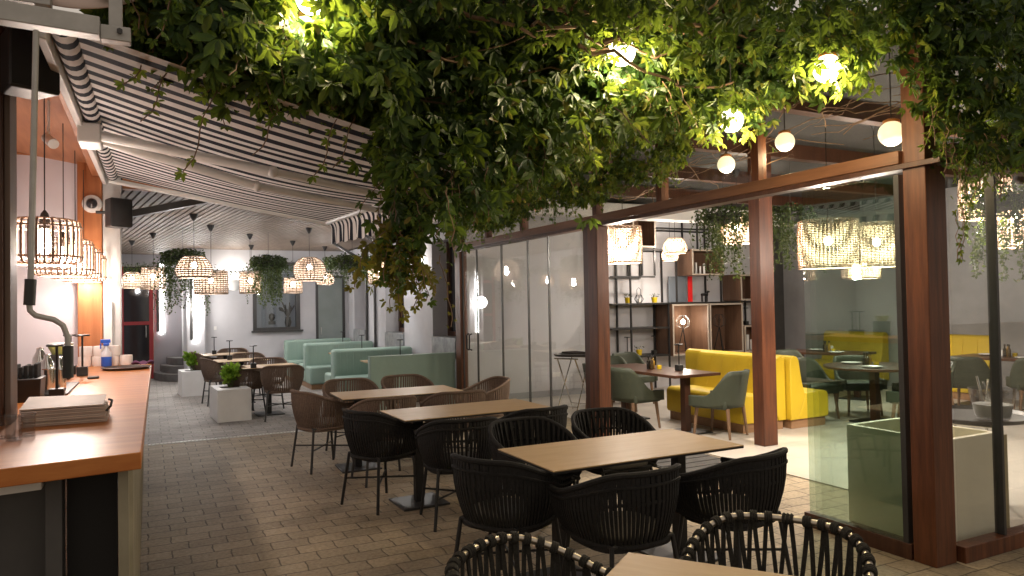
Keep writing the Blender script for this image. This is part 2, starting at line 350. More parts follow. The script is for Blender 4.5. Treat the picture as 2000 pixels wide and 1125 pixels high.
lw = thing('entrance_wall', 'grey plaster wall with lit slots behind the steps and red door', 'wall', (.2, 19.7, 0))
MB().bx(-1.1, -.62, 19.6, 19.8, 0, 3.0).bx(.1, 1.2, 19.6, 19.8, 0, 3.0).bx(-.62, .1, 19.6, 19.8, 2.72, 3.0).bx(-1.1, -.9, 8.7, 19.6, 0, 3.0).build('wall_face', PLASTER, lw, smooth=False)
MB().bx(.16, .225, 19.585, 19.6, 1.12, 2.75).build('dark_slot', IRON, lw, smooth=False)
MB().bx(.235, .285, 19.575, 19.6, 1.08, 2.75).build('light_strip', LED, lw, smooth=False)
pl = thing('wall_pier', 'grey plaster pier with a glowing vertical light strip left of the back tables', 'pier', (.85, 17.6, 0))
MB().bx(.72, 1.12, 17.35, 19.6, 0, 3.0).build('pier_face', PLASTER, pl, bev=.03)
MB().bx(.80, .865, 17.335, 17.35, .98, 2.5).build('dark_slot', IRON, pl, smooth=False)
MB().bx(.875, .925, 17.325, 17.35, .92, 2.55).build('light_strip', LED, pl, smooth=False)
point('strip_light', (.9, 17.1, 1.7), 10, (1, .95, .9), None, .15)
rd = thing('entrance_door', 'glazed door in a red steel frame behind the end of the bar', 'door', (-.26, 19.5, 0))
MB().bx(.0, .09, 19.48, 19.56, 0, 2.7).bx(-.62, -.54, 19.48, 19.56, 0, 2.7).bx(-.54, 0, 19.49, 19.55, 1.3, 1.38).bx(-.54, 0, 19.49, 19.55, 2.28, 2.36).bx(-.54, 0, 19.49, 19.55, 0, .12).build('frame', RED, rd, smooth=False)
MB().bx(-.54, 0, 19.515, 19.525, .12, 2.7).build('pane', DARKGL, rd, smooth=False)
MB().tube([(-.07, 19.47, 1.0), (-.07, 19.43, 1.02), (-.07, 19.43, 1.25), (-.07, 19.47, 1.27)], .012, 6).build('handle', STEEL, rd)
st = MB()
for i in range(3):
    r = .85-.19*i; k = 14
    poly = [(.72, 19.55)] + [(.72-r*.75*sin(pi/2*j/k), 19.55-r*1.65*cos(pi/2*j/k)) for j in range(k+1)]
    st.prism(poly, lambda a, b_, t, i=i: (a, b_, .17*i if t == 0 else .17*(i+1)-.002))
solo(st, 'entrance_steps', mottled('dark_stone_step', (.13, .122, .115), (.2, .19, .18), 6, .6, .15), 'curved dark stone steps between the red door and lit pier', 'steps', bev=.01, smooth=True)
solo(MB().bx(.42, .49, 19.58, 19.6, 1.98, 2.06).bx(.42, .445, 19.58, 19.6, 2.08, 2.16), 'wall_sign', IRON, 'tiny dark sign on the pale wall above the steps', 'sign', smooth=False)

# slatted ceiling of the courtyard (boards run slightly askew)
sc_ = thing('slatted_ceiling', 'timber slat ceiling over the back seating area', 'ceiling', (1.8, 13, 3.0))
MB().bx(-1.1, 4.75, 8.6, 19.8, 3.03, 3.12).build('backing', SLATDK, sc_, smooth=False)
sl = MB(); ang = radians(7.5); dx, dy = sin(ang), cos(ang)
k = -3.6
while k < 5.4:
    pts = []
    a0, a1 = 8.62, 19.78
    for yy in (a0, a1):
        pts.append((k-(yy-13)*dx/dy, yy))
    (xa, ya), (xb, yb) = pts
    # clip to the room
    def clipx(xa, ya, xb, yb, lo, hi):
        t0, t1 = 0, 1
        for bound, sgn in ((lo, 1), (hi, -1)):
            fa, fb = sgn*(xa-bound), sgn*(xb-bound)
            if fa < 0 and fb < 0: return None
            if fa < 0: t0 = max(t0, fa/(fa-fb))
            if fb < 0: t1 = min(t1, fa/(fa-fb))
        return (xa+(xb-xa)*t0, ya+(yb-ya)*t0, xa+(xb-xa)*t1, ya+(yb-ya)*t1) if t1 > t0 else None
    q = clipx(xa, ya, xb, yb, -1.0, 4.26)
    if q:
        xa, ya, xb, yb = q; w2 = .031
        sl.add([(xa-w2, ya, 3.0), (xa+w2, ya, 3.0), (xb+w2, yb, 3.0), (xb-w2, yb, 3.0), (xa-w2, ya, 3.028), (xa+w2, ya, 3.028), (xb+w2, yb, 3.028), (xb-w2, yb, 3.028)],
               [(0,3,2,1),(0,1,5,4),(1,2,6,5),(2,3,7,6),(3,0,4,7)])
    k += .085
sl.build('slats', SLAT, sc_, smooth=False)
MB().bx(-.24, 4.75, 8.46, 8.6, 2.92, 3.3).build('fascia', ORANGEC, sc_, bev=.006)

# ------------------------------------------------------------------ bar
bar = thing('bar_counter', 'long bar with oiled wood top and dark end panel on the left', 'bar counter', (-.6, 5.6, 0))
MB().prism([(-1.6, 2.84), (-.03, 3.1), (.02, 8.3), (-.72, 8.3), (-.72, 4.6), (-1.6, 4.6)], lambda a, b_, t: (a, b_, 1.055+.065*t)).build('counter_top', COUNTER, bar, bev=.004)
MB().prism([(-1.6, 2.98), (-.36, 3.19), (-.36, 3.3), (-1.6, 3.1)], lambda a, b_, t: (a, b_, 1.0+.053*t)).build('rail', WHITEM, bar, bev=.004)
MB().bx(-1.6, -.36, 3.36, 3.4, 0, 1.0).build('end_panel', DKPANEL, bar, smooth=False)
MB().bx(-.355, -.30, 3.24, 3.36, 0, 1.053).build('corner_post', DKPANEL, bar, bev=.003)
MB().bx(-.295, -.12, 3.36, 3.4, 0, 1.053).build('end_panel', mat('black_bar_recess', (.012, .011, .011), .7), bar, smooth=False)
cp = MB(); yy = 3.22
while yy < 8.26:
    cp.prism([(yy, 0), (yy+.012, .014), (yy+.06, .014), (yy+.072, 0)], lambda a, b_, t: (-.075+b_, a, 0.02+1.033*t)); yy += .09
cp.bx(-.11, -.075, 3.16, 8.28, 0, 1.053)
cp.build('front_cladding', CORR, bar, smooth=False)
bwl = thing('bar_wall', 'pinkish plaster wall at the far end of the bar', 'wall', (-1.6, 8.5, 0))
MB().bx(-3.2, -.63, 8.45, 8.6, 0, 3.2).build('wall_face', PINK, bwl, smooth=False)
MB().bx(-3.2, -.63, 8.44, 8.6, 3.2, 3.75).build('top_board', ORANGEC, bwl, smooth=False)
MB().bx(-3.2, -.63, 8.435, 8.45, .0, .12).build('skirting', WHITEM, bwl, smooth=False)
solo(MB().bx(-2.5, -2.3, 2.6, 8.45, 0, 3.4), 'bar_side_wall', PINK, 'pinkish plaster wall behind the bar on the far left', 'wall', smooth=False)
bc = thing('bar_ceiling', 'orange timber board ceiling above the bar', 'ceiling', (-1.4, 6, 3.3))
MB().prism([(-3.2, 3.55), (-.5, 3.12), (-.5, 3.2), (-3.2, 3.63)], lambda a, b_, t: (a, 3.2+5.4*t, b_)).build('boards', ORANGEC, bc, smooth=False)
for k in range(14): MB()
MB().bx(-.5, -.43, 3.25, 8.27, 3.0, 3.12).build('edge_beam', ORANGEC, bc, bev=.005)
solo(MB().bx(-.63, -.415, 8.28, 8.5, 0, 3.3), 'timber_post', ORANGE, 'orange timber post at the far end of the bar', 'post', bev=.008)
wc = thing('steel_column', 'pale grey steel column beside the orange post at the bar end', 'column', (-.33, 8.35, 0))
MB().bx(-.41, -.25, 8.28, 8.44, .02, 3.0).build('shaft', mottled('grey_steel_paint', (.46, .45, .44), (.54, .53, .52), 6, .4, .03), wc, bev=.008)
MB().bx(-.46, -.2, 8.23, 8.49, 0, .02).build('base_plate', STEEL, wc, smooth=False)
MB().bx(-.40, -.33, 8.255, 8.28, .3, 1.75).build('cover_strip', WHITEM, wc, bev=.003)
lp = thing('timber_post', 'dark brown timber post standing at the near left end of the bar', 'post', (-.75, 4.2, 1.12))
MB().bx(-.95, -.62, 4.15, 4.4, 1.121, 3.3).build('shaft', DARKTIMBER, lp, bev=.008)
MB().bx(-.62, -.595, 4.18, 4.38, 1.121, 3.3).build('edge_board', wood('grey_board', (.12, .085, .065), (.2, .15, .12), 'z', .6), lp, bev=.003)

# bar pendants: bamboo slat drums round filament bulbs
def bar_lamp(label, loc):
    t = local('bar_pendant', label, 'pendant lamp', loc, 0, 'bamboo pendants over the bar')
    R, Hh = .19, .26; s = MB()
    for k in range(30):
        a = 2*pi*k/30; path = []
        for rr_, z in ((R*.80, Hh*.5), (R*.96, Hh*.46), (R, Hh*.33), (R, 0), (R, -Hh*.33), (R*.96, -Hh*.46), (R*.80, -Hh*.5)): path.append((rr_*cos(a), rr_*sin(a), z))
        s.strip(path, .013, .005, (-sin(a), cos(a), 0))
    s.build('shade', BAMBOO, t)
    for z, rr_ in ((Hh*.34, R*1.005), (-Hh*.34, R*1.005), (Hh*.5, R*.79), (-Hh*.5, R*.79)):
        MB().tube([(rr_*cos(2*pi*k/36), rr_*sin(2*pi*k/36), z) for k in range(36)], .006, 6, True).build('hoop', BAMBOO, t)
    MB().tube([(0, 0, Hh*.5+.03), (0, 0, 3.02-loc[2])], .0035, 5).build('cord', IRON, t)
    MB().lathe([(.006, .06), (.02, .04), (.032, -.03), (.03, -.05)], (0, 0, Hh*.5), 14, True, True).build('socket', IRON, t)
    MB().lathe([(.012, .06), (.028, .02), (.036, -.03), (.03, -.07), (.012, -.095), (.002, -.1)], (0, 0, .02), 14).build('bulb', BULBW, t)
    point('bar_bulb_light', (0, 0, -.11), P_BAR, BARC, t); return t
bar_lamp('nearest bamboo drum pendant over the bar, largest of the four', (-.55, 5.05, 2.07))
bar_lamp('second bamboo drum pendant from the near end of the bar', (-.55, 6.1, 2.045))
bar_lamp('third bamboo drum pendant from the near end of the bar', (-.555, 7.1, 2.06))
bar_lamp('farthest bamboo drum pendant of the four over the bar', (-.56, 8.05, 2.07))

# things on the counter
Z = 1.1205
def tlamp(label, loc, h=.3, group='black table lamps'):
    t = local('table_lamp', label, 'table lamp', loc, 0, group)
    MB().bx(-.04, .04, -.04, .04, 0, .075).build('base', PLASTICBK, t, bev=.004)
    MB().tube([(0, 0, .075), (0, 0, h)], .008, 8).build('stem', BLACKM, t)
    MB().lathe([(.012, -.004), (.055, -.002), (.057, .006), (.05, .012)], (0, 0, h), 18, True, True).build('shade', BLACKM, t); return t
T0 = tlamp('black block lamp on the bar in front of the steel shakers', (-.5, 5.14, Z), .33)
dup(T0, (-.50, 7.0, Z), 0, 'right black lamp of the pair beside the paper rolls on the bar')
dup(T0, (-.60, 7.2, Z), 0, 'left black lamp of the pair beside the paper rolls on the bar')
cad = thing('cutlery_caddy', 'dark plastic caddy packed with black napkins on the bar', 'caddy', (-.67, 5.27, Z))
MB().prism([(-.76, 5.15), (-.59, 5.15), (-.59, 5.38), (-.76, 5.38)], lambda a, b_, t: (a+(a+.67)*.12*t, b_+(b_-5.27)*.12*t, Z+.14*t)).build('body', PLASTICBK, cad, bev=.006)
m = MB()
for k in range(6): m.bx(-.75+.026*k, -.733+.026*k, 5.18, 5.34, Z+.14, Z+.2+.03*random.random())
m.build('napkins', ROPEBK, cad, bev=.003)
SH = local('cocktail_shaker', 'tall steel shaker on the bar beside the caddy', 'shaker', (-.60, 5.62, Z), 0, 'steel shakers on the bar')
MB().lathe([(.034, 0), (.043, .01), (.047, .16), (.042, .165), (.038, .2), (.02, .235), (.019, .255), (.002, .26)], (0,0,0), 18, True).build('body', CHROME, SH)
for i, (x, y, s, lb) in enumerate(((-.545, 5.75, .9, 'second steel shaker on the bar behind the tall one'), (-.66, 5.8, 1.15, 'tallest steel shaker at the back of the bar cluster'), (-.56, 5.95, .85, 'shortest steel shaker at the far end of the bar cluster'))):
    q = dup(SH, (x, y, Z), .7*i, lb); q.scale = (s, s, s)
solo(MB().bx(-.7, -.47, 5.45, 6.3, Z, Z+.012), 'bar_mat', PLASTICBK, 'black rubber bar mat under the steel shakers', 'bar mat', bev=.004)
gr = thing('coffee_grinder', 'dark grinder with pale lid behind the shakers on the bar', 'grinder', (-.62, 6.75, Z))
MB().bx(-.70, -.56, 6.66, 6.84, Z, Z+.2).build('body', PLASTICBK, gr, bev=.01)
MB().lathe([(.06, 0), (.085, .05), (.088, .075)], (-.63, 6.75, Z+.2), 20, True, True).build('hopper', mat('lime_hopper', (.32, .33, .1), .4), gr)
MB().lathe([(.09, 0), (.09, .012)], (-.63, 6.75, Z+.277), 20, True, True).build('lid', WHITEM, gr)
mn = thing('menu_pile', 'stack of beige menus lying on the near bar top', 'menus', (-.36, 4.15, Z))
m = MB()
for k in range(9):
    j = random.uniform(-.006, .006); m.bx(-.535+j, -.19+j, 4.03+j, 4.30+j, Z+.0015+.0085*k, Z+.0085*k+.0085)
m.build('pages', CARD, mn, smooth=False)
MB().prism([(-.54, 4.02), (-.2, 4.02), (-.2, 4.3), (-.54, 4.33)], lambda a, b_, t: (a, b_, Z+.081+.006*t+.02*max(0, (b_-4.2))/.1)).build('cover', CARD, mn, smooth=False)
MB().tube([(-.19, 4.04, Z+.05), (-.17, 4.03, Z+.075), (-.165, 4.05, Z+.1), (-.18, 4.06, Z+.105)], .006, 6).build('tie', BLACKM, mn)
tr_ = MB().lathe([(.17, 0), (.185, .004), (.205, .022), (.2, .024), (.18, .01), (.001, .008)], (-.19, 7.5, Z), 36, True)
solo(tr_, 'serving_tray', mat('brown_tray', (.05, .032, .026), .45), 'round dark brown serving tray at the far end of the bar', 'tray')
i = 0
names = ['left', 'second from the left', 'third from the left', 'fourth from the left']
for row, zz in ((0, Z), (1, Z+.098)):
    for k in range(4 if row == 0 else 3):
        m = MB().lathe([(.02, .002), (.055, 0), (.058, .012), (.058, .084), (.055, .096), (.02, .095), (.018, .05), (.02, .002)], (-.56+.118*k+(.0 if row == 0 else .01), 8.12, zz), 20)
        solo(m, 'paper_roll', PAPER, 'white paper roll on the bar, %s in the %s row' % (names[k], 'lower' if row == 0 else 'upper'), 'paper roll', 'paper rolls at the end of the bar')
sp = thing('spray_bottle', 'blue spray bottle in front of the paper rolls', 'spray bottle', (-.37, 7.98, Z))
MB().lathe([(.04, 0), (.047, .01), (.047, .095)], (-.37, 7.98, Z), 18, True, True).build('liquid', BLUE, sp)
MB().lathe([(.047, .0955), (.046, .13), (.02, .17), (.017, .2)], (-.37, 7.98, Z), 18).build('body', CLEARP, sp)
MB().bx(-.395, -.345, 7.95, 8.01, Z+.2, Z+.225).bx(-.42, -.335, 7.965, 7.995, Z+.226, Z+.262).bx(-.425, -.412, 7.97, 7.99, Z+.17, Z+.225).build('trigger', BLUE, sp, bev=.006)
solo(MB().grid(lambda u, w_: (-.16+.2*u, 8.05+.13*w_, Z+.012+.02*sin(u*9)*cos(w_*7)), 10, 8), 'folded_cloth', mat('purple_cloth', (.13, .05, .11), .9), 'crumpled purple cloth at the far corner of the bar', 'cloth', solid=.01)
solo(MB().bx(-.44, -.36, 6.6, 6.66, Z, Z+.018), 'bottle_opener', PLASTICBK, 'small dark bottle opener lying in the middle of the bar', 'opener', bev=.006)
for i, (x, y) in enumerate(((-.51, 3.66), (-.545, 3.74), (-.475, 3.75))):
    m = MB().lathe([(.002, .004), (.026, .004), (.03, .0), (.034, .1), (.032, .1), (.028, .012), (.002, .012)], (x, y, Z), 20)
    solo(m, 'shot_glass', GLASSPL, ['clear glass nearest the front edge on the near bar corner', 'clear glass at the left of the trio on the near bar corner', 'clear glass closest to the menus on the near bar corner'][i], 'glass', 'clear glasses on the bar')
for i, (c_, rot, s, lb, drop) in enumerate((((-.51, 4.05, 2.83), .5, .95, 'large black loudspeaker under the bar ceiling at top left', 0), ((-.27, 7.95, 2.60), .5, .92, 'small black loudspeaker on the pale steel column', 0))):
    t = local('loudspeaker', lb, 'loudspeaker', c_, rot, 'black loudspeakers')
    w, h, dd = .115*s, .15*s, .1*s
    MB().prism([(-w, -dd), (w, -dd), (w*.7, dd), (-w*.7, dd)], lambda a, b_, t_: (a, b_, -h+2*h*t_)).build('cabinet', PLASTICBK, t, bev=.014*s)
    MB().grid(lambda u, v_: (-w*.9+1.8*w*u, -dd-.004, -h*.9+1.8*h*v_), 2, 2).build('grille', mat('speaker_grille', (.02, .02, .02), .9), t, solid=.004)
    MB().tube([(0, dd, 0), (-.02, dd+.07, .02), (-.1 if i else -.02, dd+.12, .02)], .015, 6).build('bracket', BLACKM, t)
cm = thing('security_camera', 'white round security camera on the orange post', 'camera', (-.5, 8.25, 2.78))
MB().lathe([(.075, .028), (.085, .02), (.085, .0), (.075, -.03), (.05, -.05)], (0, 0, 0), 22, True, True)
m = MB(); pr = [(.002, -.02), (.085, -.02), (.09, .0), (.085, .04), (.055, .06), (.05, .055)]
m.add([(-.5+r_*cos(2*pi*k/22), 8.26-z_, 2.72+r_*sin(2*pi*k/22)) for r_, z_ in pr for k in range(22)], [(i*22+k, i*22+(k+1)%22, (i+1)*22+(k+1)%22, (i+1)*22+k) for i in range(len(pr)-1) for k in range(22)]).build('housing', WHITEM, cm)
MB().ball((-.5, 8.21, 2.72), .05, 8).build('lens', DARKGL, cm)
# steel frame arm and awning crank
fa = thing('steel_frame_arm', 'grey galvanised steel arm jutting out at the top left corner', 'steel arm', (-.4, 3.3, 2.8))
MB().prism([(3.28, 2.765), (3.36, 2.765), (3.36, 2.84), (3.28, 2.84)], lambda a, b_, t: (-1.0+.83*t, a+.02*t, b_-.02*t+.02)).build('beam', STEEL, fa, bev=.004)
MB().bx(-.17, -.06, 3.31, 3.37, 2.755, 2.815).build('end_bracket', STEEL, fa, bev=.004)
MB().tube([(-.1, 3.30, 2.79), (-.1, 3.29, 2.79)], .012, 6).build('bolt', IRON, fa)
MB().bx(-.14, -.09, 3.32, 3.36, 2.815, 3.05).build('upright', STEEL, fa, bev=.003)
MB().bx(-1.0, -.35, 3.42, 3.5, 2.9, 2.99).build('upper_beam', STEEL, fa, bev=.003)
ck = thing('awning_crank', 'long grey awning crank rod with black grip hanging by the bar', 'crank', (-.4, 3.3, 1.5))
MB().tube([(-.385, 3.3, 2.75), (-.405, 3.3, 1.78)], .011, 8).build('rod', STEEL, ck)
MB().tube([(-.405, 3.3, 1.785), (-.41, 3.3, 1.685)], .02, 10).build('grip', PLASTICBK, ck)
MB().tube([(-.41, 3.3, 1.69), (-.408, 3.3, 1.665), (-.39, 3.3, 1.645), (-.33, 3.3, 1.628), (-.30, 3.3, 1.605), (-.285, 3.3, 1.56), (-.284, 3.3, 1.52)], .0105, 8).build('bent_handle', STEEL, ck)
MB().tube([(-.284, 3.3, 1.525), (-.284, 3.3, 1.40)], .019, 10).build('grip', PLASTICBK, ck)

sl_ = thing('ceiling_spot', 'small white spotlight under the orange boards above the bar', 'spotlight', (-.61, 5.9, 2.84))
MB().tube([(-.63, 5.93, 2.87), (-.58, 5.82, 2.81)], .035, 14).build('housing', WHITEM, sl_)
MB().tube([(-.62, 5.92, 2.88), (-.62, 5.95, 3.15)], .008, 6).build('arm', WHITEM, sl_)
cvp = thing('folded_canopy', 'pinkish canvas edge of another canopy above the steel arm', 'canopy', (-.3, 3.4, 2.95))
MB().grid(lambda u, w_: (-.62+.62*u, 3.5+.1*w_, 2.93+.14*w_+.10*(2*u-1)**2*(1-w_)-.0), 20, 4).build('canvas', mat('pink_canvas', (.62, .48, .42), .8), cvp, solid=.006)
# ------------------------------------------------------------------ striped awning
aw = thing('striped_awning', 'navy and white striped awning stretched out from above the bar', 'awning', (-.35, 5.8, 2.9))
Cn, Cf, Fn, Ff = Vector((-.30,3.53,2.86)), Vector((-.30,8.2,3.0)), Vector((1.85,4.0,2.50)), Vector((1.82,8.24,2.62))
def awpt(u, w_):
    a = Cn.lerp(Cf, u); b_ = Fn.lerp(Ff, u); p = a.lerp(b_, w_)
    p.z += -.075*sin(pi*w_)*(.2+.8*sin(pi*u)) + .006*sin(u*47+w_*3)*sin(pi*w_); return p
m = MB(); nu, nv = 70, 26; m.grid(lambda u, w_: awpt(u, w_), nu, nv); m.uv = [(4.7*(i/nu), j/nv) for i in range(nu+1) for j in range(nv+1)]
m.build('fabric', FABRIC, aw)
m = MB(); nu, nv = 240, 8
def val(u, w_):
    p = Fn.lerp(Ff, u); s_ = sin(u*92); d_ = .21+.014*sin(u*4.7/.18*pi)
    return Vector((p.x+.045*sin(pi*min(1, w_*2.2)/2)+.014*s_*w_, p.y+.02*cos(u*61)*w_, p.z+.02*cos(pi*w_*.8)-.02-d_*w_**1.15))
m.grid(val, nu, nv); m.uv = [(4.7*(i/nu), j/nv) for i in range(nu+1) for j in range(nv+1)]; m.build('valance', FABRIC, aw)
m = MB(); n_ = 14; ru = 60
def rol(u, w_):
    p = Cn.lerp(Cf, u); a = 2*pi*w_; return Vector((p.x-.02+.05*cos(a), p.y, p.z+.0+.05*sin(a)))
m.grid(rol, ru, n_); m.uv = [(4.7*(i/ru), j/n_) for i in range(ru+1) for j in range(n_+1)]; m.build('roller', FABRIC, aw)
m = MB()
for (c0, c1) in ((Cn, Cf),):
    m.add([c0+Vector(q) for q in ((-.11,-.05,-.075),(-.07,-.05,-.085),(-.07,-.05,.09),(-.11,-.05,.09))]+[c1+Vector(q) for q in ((-.11,.05,-.075),(-.07,.05,-.085),(-.07,.05,.09),(-.11,.05,.09))], [(0,1,2,3),(7,6,5,4),(0,4,5,1),(1,5,6,2),(2,6,7,3),(3,7,4,0)])
m.build('cassette', WHITEM, aw, bev=.006)
MB().tube([Fn+Vector((0,-.02,-.0)), Ff+Vector((0,.04,0))], .03, 10).build('front_bar', WHITEM, aw)
MB().tube([Cf+Vector((-.05,.03,-.04)), Ff+Vector((.01,.05,-.01))], .026, 10).build('side_rail', WHITEM, aw)
for ya, ex_, yb, ez_, ye, zz_ in ((5.32, .75, 5.05, 2.575, 5.35, 2.47), (5.44, .72, 5.65, 2.57, 6.2, 2.5)):
    k0 = Vector((-.31, ya, 2.79)); el = Vector((ex_, yb, ez_)); en = Vector((1.83, ye, zz_))
    MB().tube([k0, el], .032, 10).tube([el, en], .027, 10).ball(el, .04, 6).build('folding_arm', WHITEM, aw)
MB().bx(-.4, -.27, 5.27, 5.52, 2.73, 2.86).build('arm_bracket', WHITEM, aw, bev=.01)

# ------------------------------------------------------------------ glazed dining room
gx = 4.28
gf = thing('glazed_front', 'brown timber framed glass front of the dining room', 'glass front', (gx, 6.5, 0))
MB().bx(4.25, 4.37, 2.70, 10.4, 2.465, 2.50).build('lower_rail', DARKTIMBER, gf, bev=.003)
MB().bx(4.24, 4.38, 2.96, 10.4, 2.50, 2.585).build('beam', TIMBERX, gf, bev=.005)
MB().bx(4.275, 4.475, 2.81, 2.96, 0, 3.42).build('post', TIMBER, gf, bev=.006)
MB().bx(4.24, 4.39, 6.42, 6.6, 0, 2.464).build('post', TIMBER, gf, bev=.006)
MB().bx(4.26, 4.37, 6.61, 6.72, 0, 2.464).build('post', DARKTIMBER, gf, bev=.006)
MB().bx(4.24, 4.36, 10.2, 10.4, 0, 2.464).build('post', TIMBER, gf, bev=.006)
for y in (4.2, 5.4, 6.5, 8.2, 9.3, 10.3): MB().bx(4.27, 4.36, y-.04, y+.04, 2.586, 3.42).build('mullion', TIMBER, gf, bev=.004)
MB().bx(4.25, 4.37, 2.8, 10.4, 3.42, 3.52).build('top_rail', TIMBERX, gf, bev=.004)
MB().bx(4.31, 4.316, 2.97, 10.3, 2.586, 3.42).build('transom_pane', GLASSDK, gf, smooth=False)
MB().bx(4.27, 4.34, 2.97, 3.80, .0, .10).build('bottom_rail', DARKTIMBER, gf, bev=.003)
edges = [6.73, 7.54, 8.09, 8.83, 9.69, 10.2]
for k in range(5):
    x = 4.285 + .012*(k % 2)
    p = MB().bx(x, x+.008, edges[k]+.003, edges[k+1]-.003, .03, 2.46).build('sliding_pane', GLASSCL, gf, smooth=False)
    MB().bx(x-.008, x+.016, edges[k+1]-.014, edges[k+1]+.004, .03, 2.46).build('edge_strip', IRON, p, smooth=False)
MB().tube([(4.26, 9.92, .98), (4.22, 9.92, 1.0), (4.22, 9.92, 1.2), (4.26, 9.92, 1.22)], .012, 6).tube([(4.26, 9.82, .98), (4.22, 9.82, 1.0), (4.22, 9.82, 1.2), (4.26, 9.82, 1.22)], .012, 6).build('handle', BLACKM, gf)
st_ = thing('folded_glass_panels', 'stack of greenish folded glass panels at the open corner of the dining room', 'glass panels', (4.3, 3.4, 0))
for k in range(3): MB().bx(4.285+.02*k, 4.293+.02*k, 3.0+.02*k, 3.76-.035*k, .10, 2.44).build('pane', GLASSGR if k == 0 else GLASSCL, st_, smooth=False)
MB().bx(4.275, 4.345, 2.99, 3.025, .1, 2.44).build('hinge_strip', IRON, st_, smooth=False)
sf = thing('side_glazing', 'black mullioned glass wall of the dining room at far right', 'glass wall', (6, 2.8, 0))
MB().bx(4.5, 12, 2.77, 2.87, 0, .10).build('bottom_rail', TIMBER, sf, bev=.004)
MB().bx(4.5, 12, 2.77, 2.87, 2.48, 2.62).build('beam', DARKTIMBER, sf, bev=.004)
for x in (4.96, 6.1, 7.2): MB().bx(x-.012, x+.012, 2.79, 2.85, .1, 2.48).build('mullion', IRON, sf, smooth=False)
MB().bx(4.51, 12, 2.815, 2.823, .1, 2.48).build('pane', GLASSCL, sf, smooth=False)

dw = thing('dining_back_wall', 'white plaster wall behind the shelving in the dining room', 'wall', (8, 11.2, 0))
MB().bx(4.76, 11.35, 11.1, 11.3, 0, 3.5).build('wall_face', PLASTER, dw, smooth=False)
MB().bx(4.76, 7.2, 11.085, 11.1, .0, .12).build('skirting', GREYW, dw, smooth=False)
MB().bx(5.85, 5.93, 11.085, 11.1, .30, .38).bx(6.35, 6.5, 11.085, 11.1, .35, .43).build('socket', WHITEM, dw, smooth=False)
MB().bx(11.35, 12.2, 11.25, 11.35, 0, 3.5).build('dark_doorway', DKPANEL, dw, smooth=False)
MB().bx(7.15, 7.32, 10.95, 11.1, 0, 3.4).build('pilaster', TIMBER, dw, smooth=False)
ew = thing('dining_side_wall', 'grey plaster wall behind the yellow benches at far right', 'wall', (12.3, 7, 0))
MB().bx(12.2, 12.4, 2.8, 11.3, 0, 3.5).build('wall_face', GREYW, ew, smooth=False)
wn = MB().bx(12.15, 12.2, 7.95, 8.6, 1.1, 2.55).build('window', IRON, ew, smooth=False)
MB().bx(12.135, 12.15, 8.0, 8.55, 1.15, 1.6).build('pane', mat('pale_blind', (.5, .48, .45), .8), wn, smooth=False)
dcl = thing('dining_ceiling', 'dark ceiling with timber beams over the dining room', 'ceiling', (8, 7, 3.5))
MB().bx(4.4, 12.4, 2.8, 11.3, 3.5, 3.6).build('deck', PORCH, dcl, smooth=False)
for y in (4.6, 6.2, 7.8, 9.4): MB().bx(4.5, 12.2, y-.06, y+.06, 3.33, 3.5).build('beam', DARKTIMBER, dcl, smooth=False)
solo(MB().bx(4.8, 12.1, 9.9, 10.15, 3.05, 3.3), 'air_duct', WHITEM, 'white duct running under the dining room ceiling', 'duct', bev=.02)
solo(MB().bx(6.12, 6.33, 5.97, 6.13, .012, 3.5), 'timber_column', REDTIMBER, 'square brown timber column beside the yellow sofa', 'column', bev=.008)
fm = MB()
fm.bx(4.5, 5.3, 5.1, 6.6, .003, .014)
for k in range(9): fm.bx(4.52, 5.28, 5.12+.16*k, 5.25+.16*k, .014, .02)
solo(fm, 'floor_mat', mottled('dark_mat', (.03, .028, .026), (.06, .055, .05), 20, .8, .3), 'dark ribbed floor mat beneath the table inside the open glass front', 'mat', smooth=False)

# shelving
rk = thing('shelving_rack', 'black metal shelving with walnut boxes against the dining room wall', 'shelving', (9, 10.9, 0))
m = MB(); t_ = .014
def bar_(x0, x1, z0, z1, y0=10.62, y1=10.65): m.bx(x0, x1, y0, y1, z0, z1)
for yy in (10.62, 11.05):
    for x, z0, z1 in ((7.73, 0, 2.6), (7.42, 2.1, 2.6), (8.0, 2.12, 2.6), (8.28, 2.12, 3.3), (9.86, 1.62, 3.3), (9.3, 2.62, 3.3), (8.58, 0, 1.62), (10.9, 0, 2.2), (8.78, 1.63, 2.6)): m.bx(x-t_, x+t_, yy, yy+.028, z0, z1)
    for z, x0, x1 in ((2.6, 7.3, 9.86), (2.1, 7.3, 8.28), (3.0, 8.28, 9.86)): m.bx(x0, x1, yy+.001, yy+.027, z-t_, z+t_)
m.build('frame', BLACKM, rk, smooth=False)
for z, x0, x1 in ((1.61, 7.3, 10.95), (1.165, 7.3, 8.56), (.66, 7.3, 8.56)): MB().bx(x0, x1, 10.6, 11.08, z-.015, z+.015).build('shelf', BLACKM, rk, smooth=False)
PALEEDGE = mat('pale_box_edge', (.42, .36, .3), .6)
def sbox(x0, x1, z0, z1):
    w = .03; q = MB().bx(x0, x0+w, 10.56, 11.06, z0, z1).bx(x1-w, x1, 10.56, 11.06, z0, z1).bx(x0+w, x1-w, 10.56, 11.06, z0, z0+w).bx(x0+w, x1-w, 10.56, 11.06, z1-w, z1).bx(x0+w, x1-w, 11.03, 11.06, z0+w, z1-w).build('box', WALNUT, rk, smooth=False)
    MB().bx(x0-.002, x0+w, 10.552, 10.56, z0, z1).bx(x1-w, x1+.002, 10.552, 10.56, z0, z1).bx(x0+w, x1-w, 10.552, 10.56, z0, z0+w).bx(x0+w, x1-w, 10.552, 10.56, z1-w, z1).build('edging', PALEEDGE, q, smooth=False)
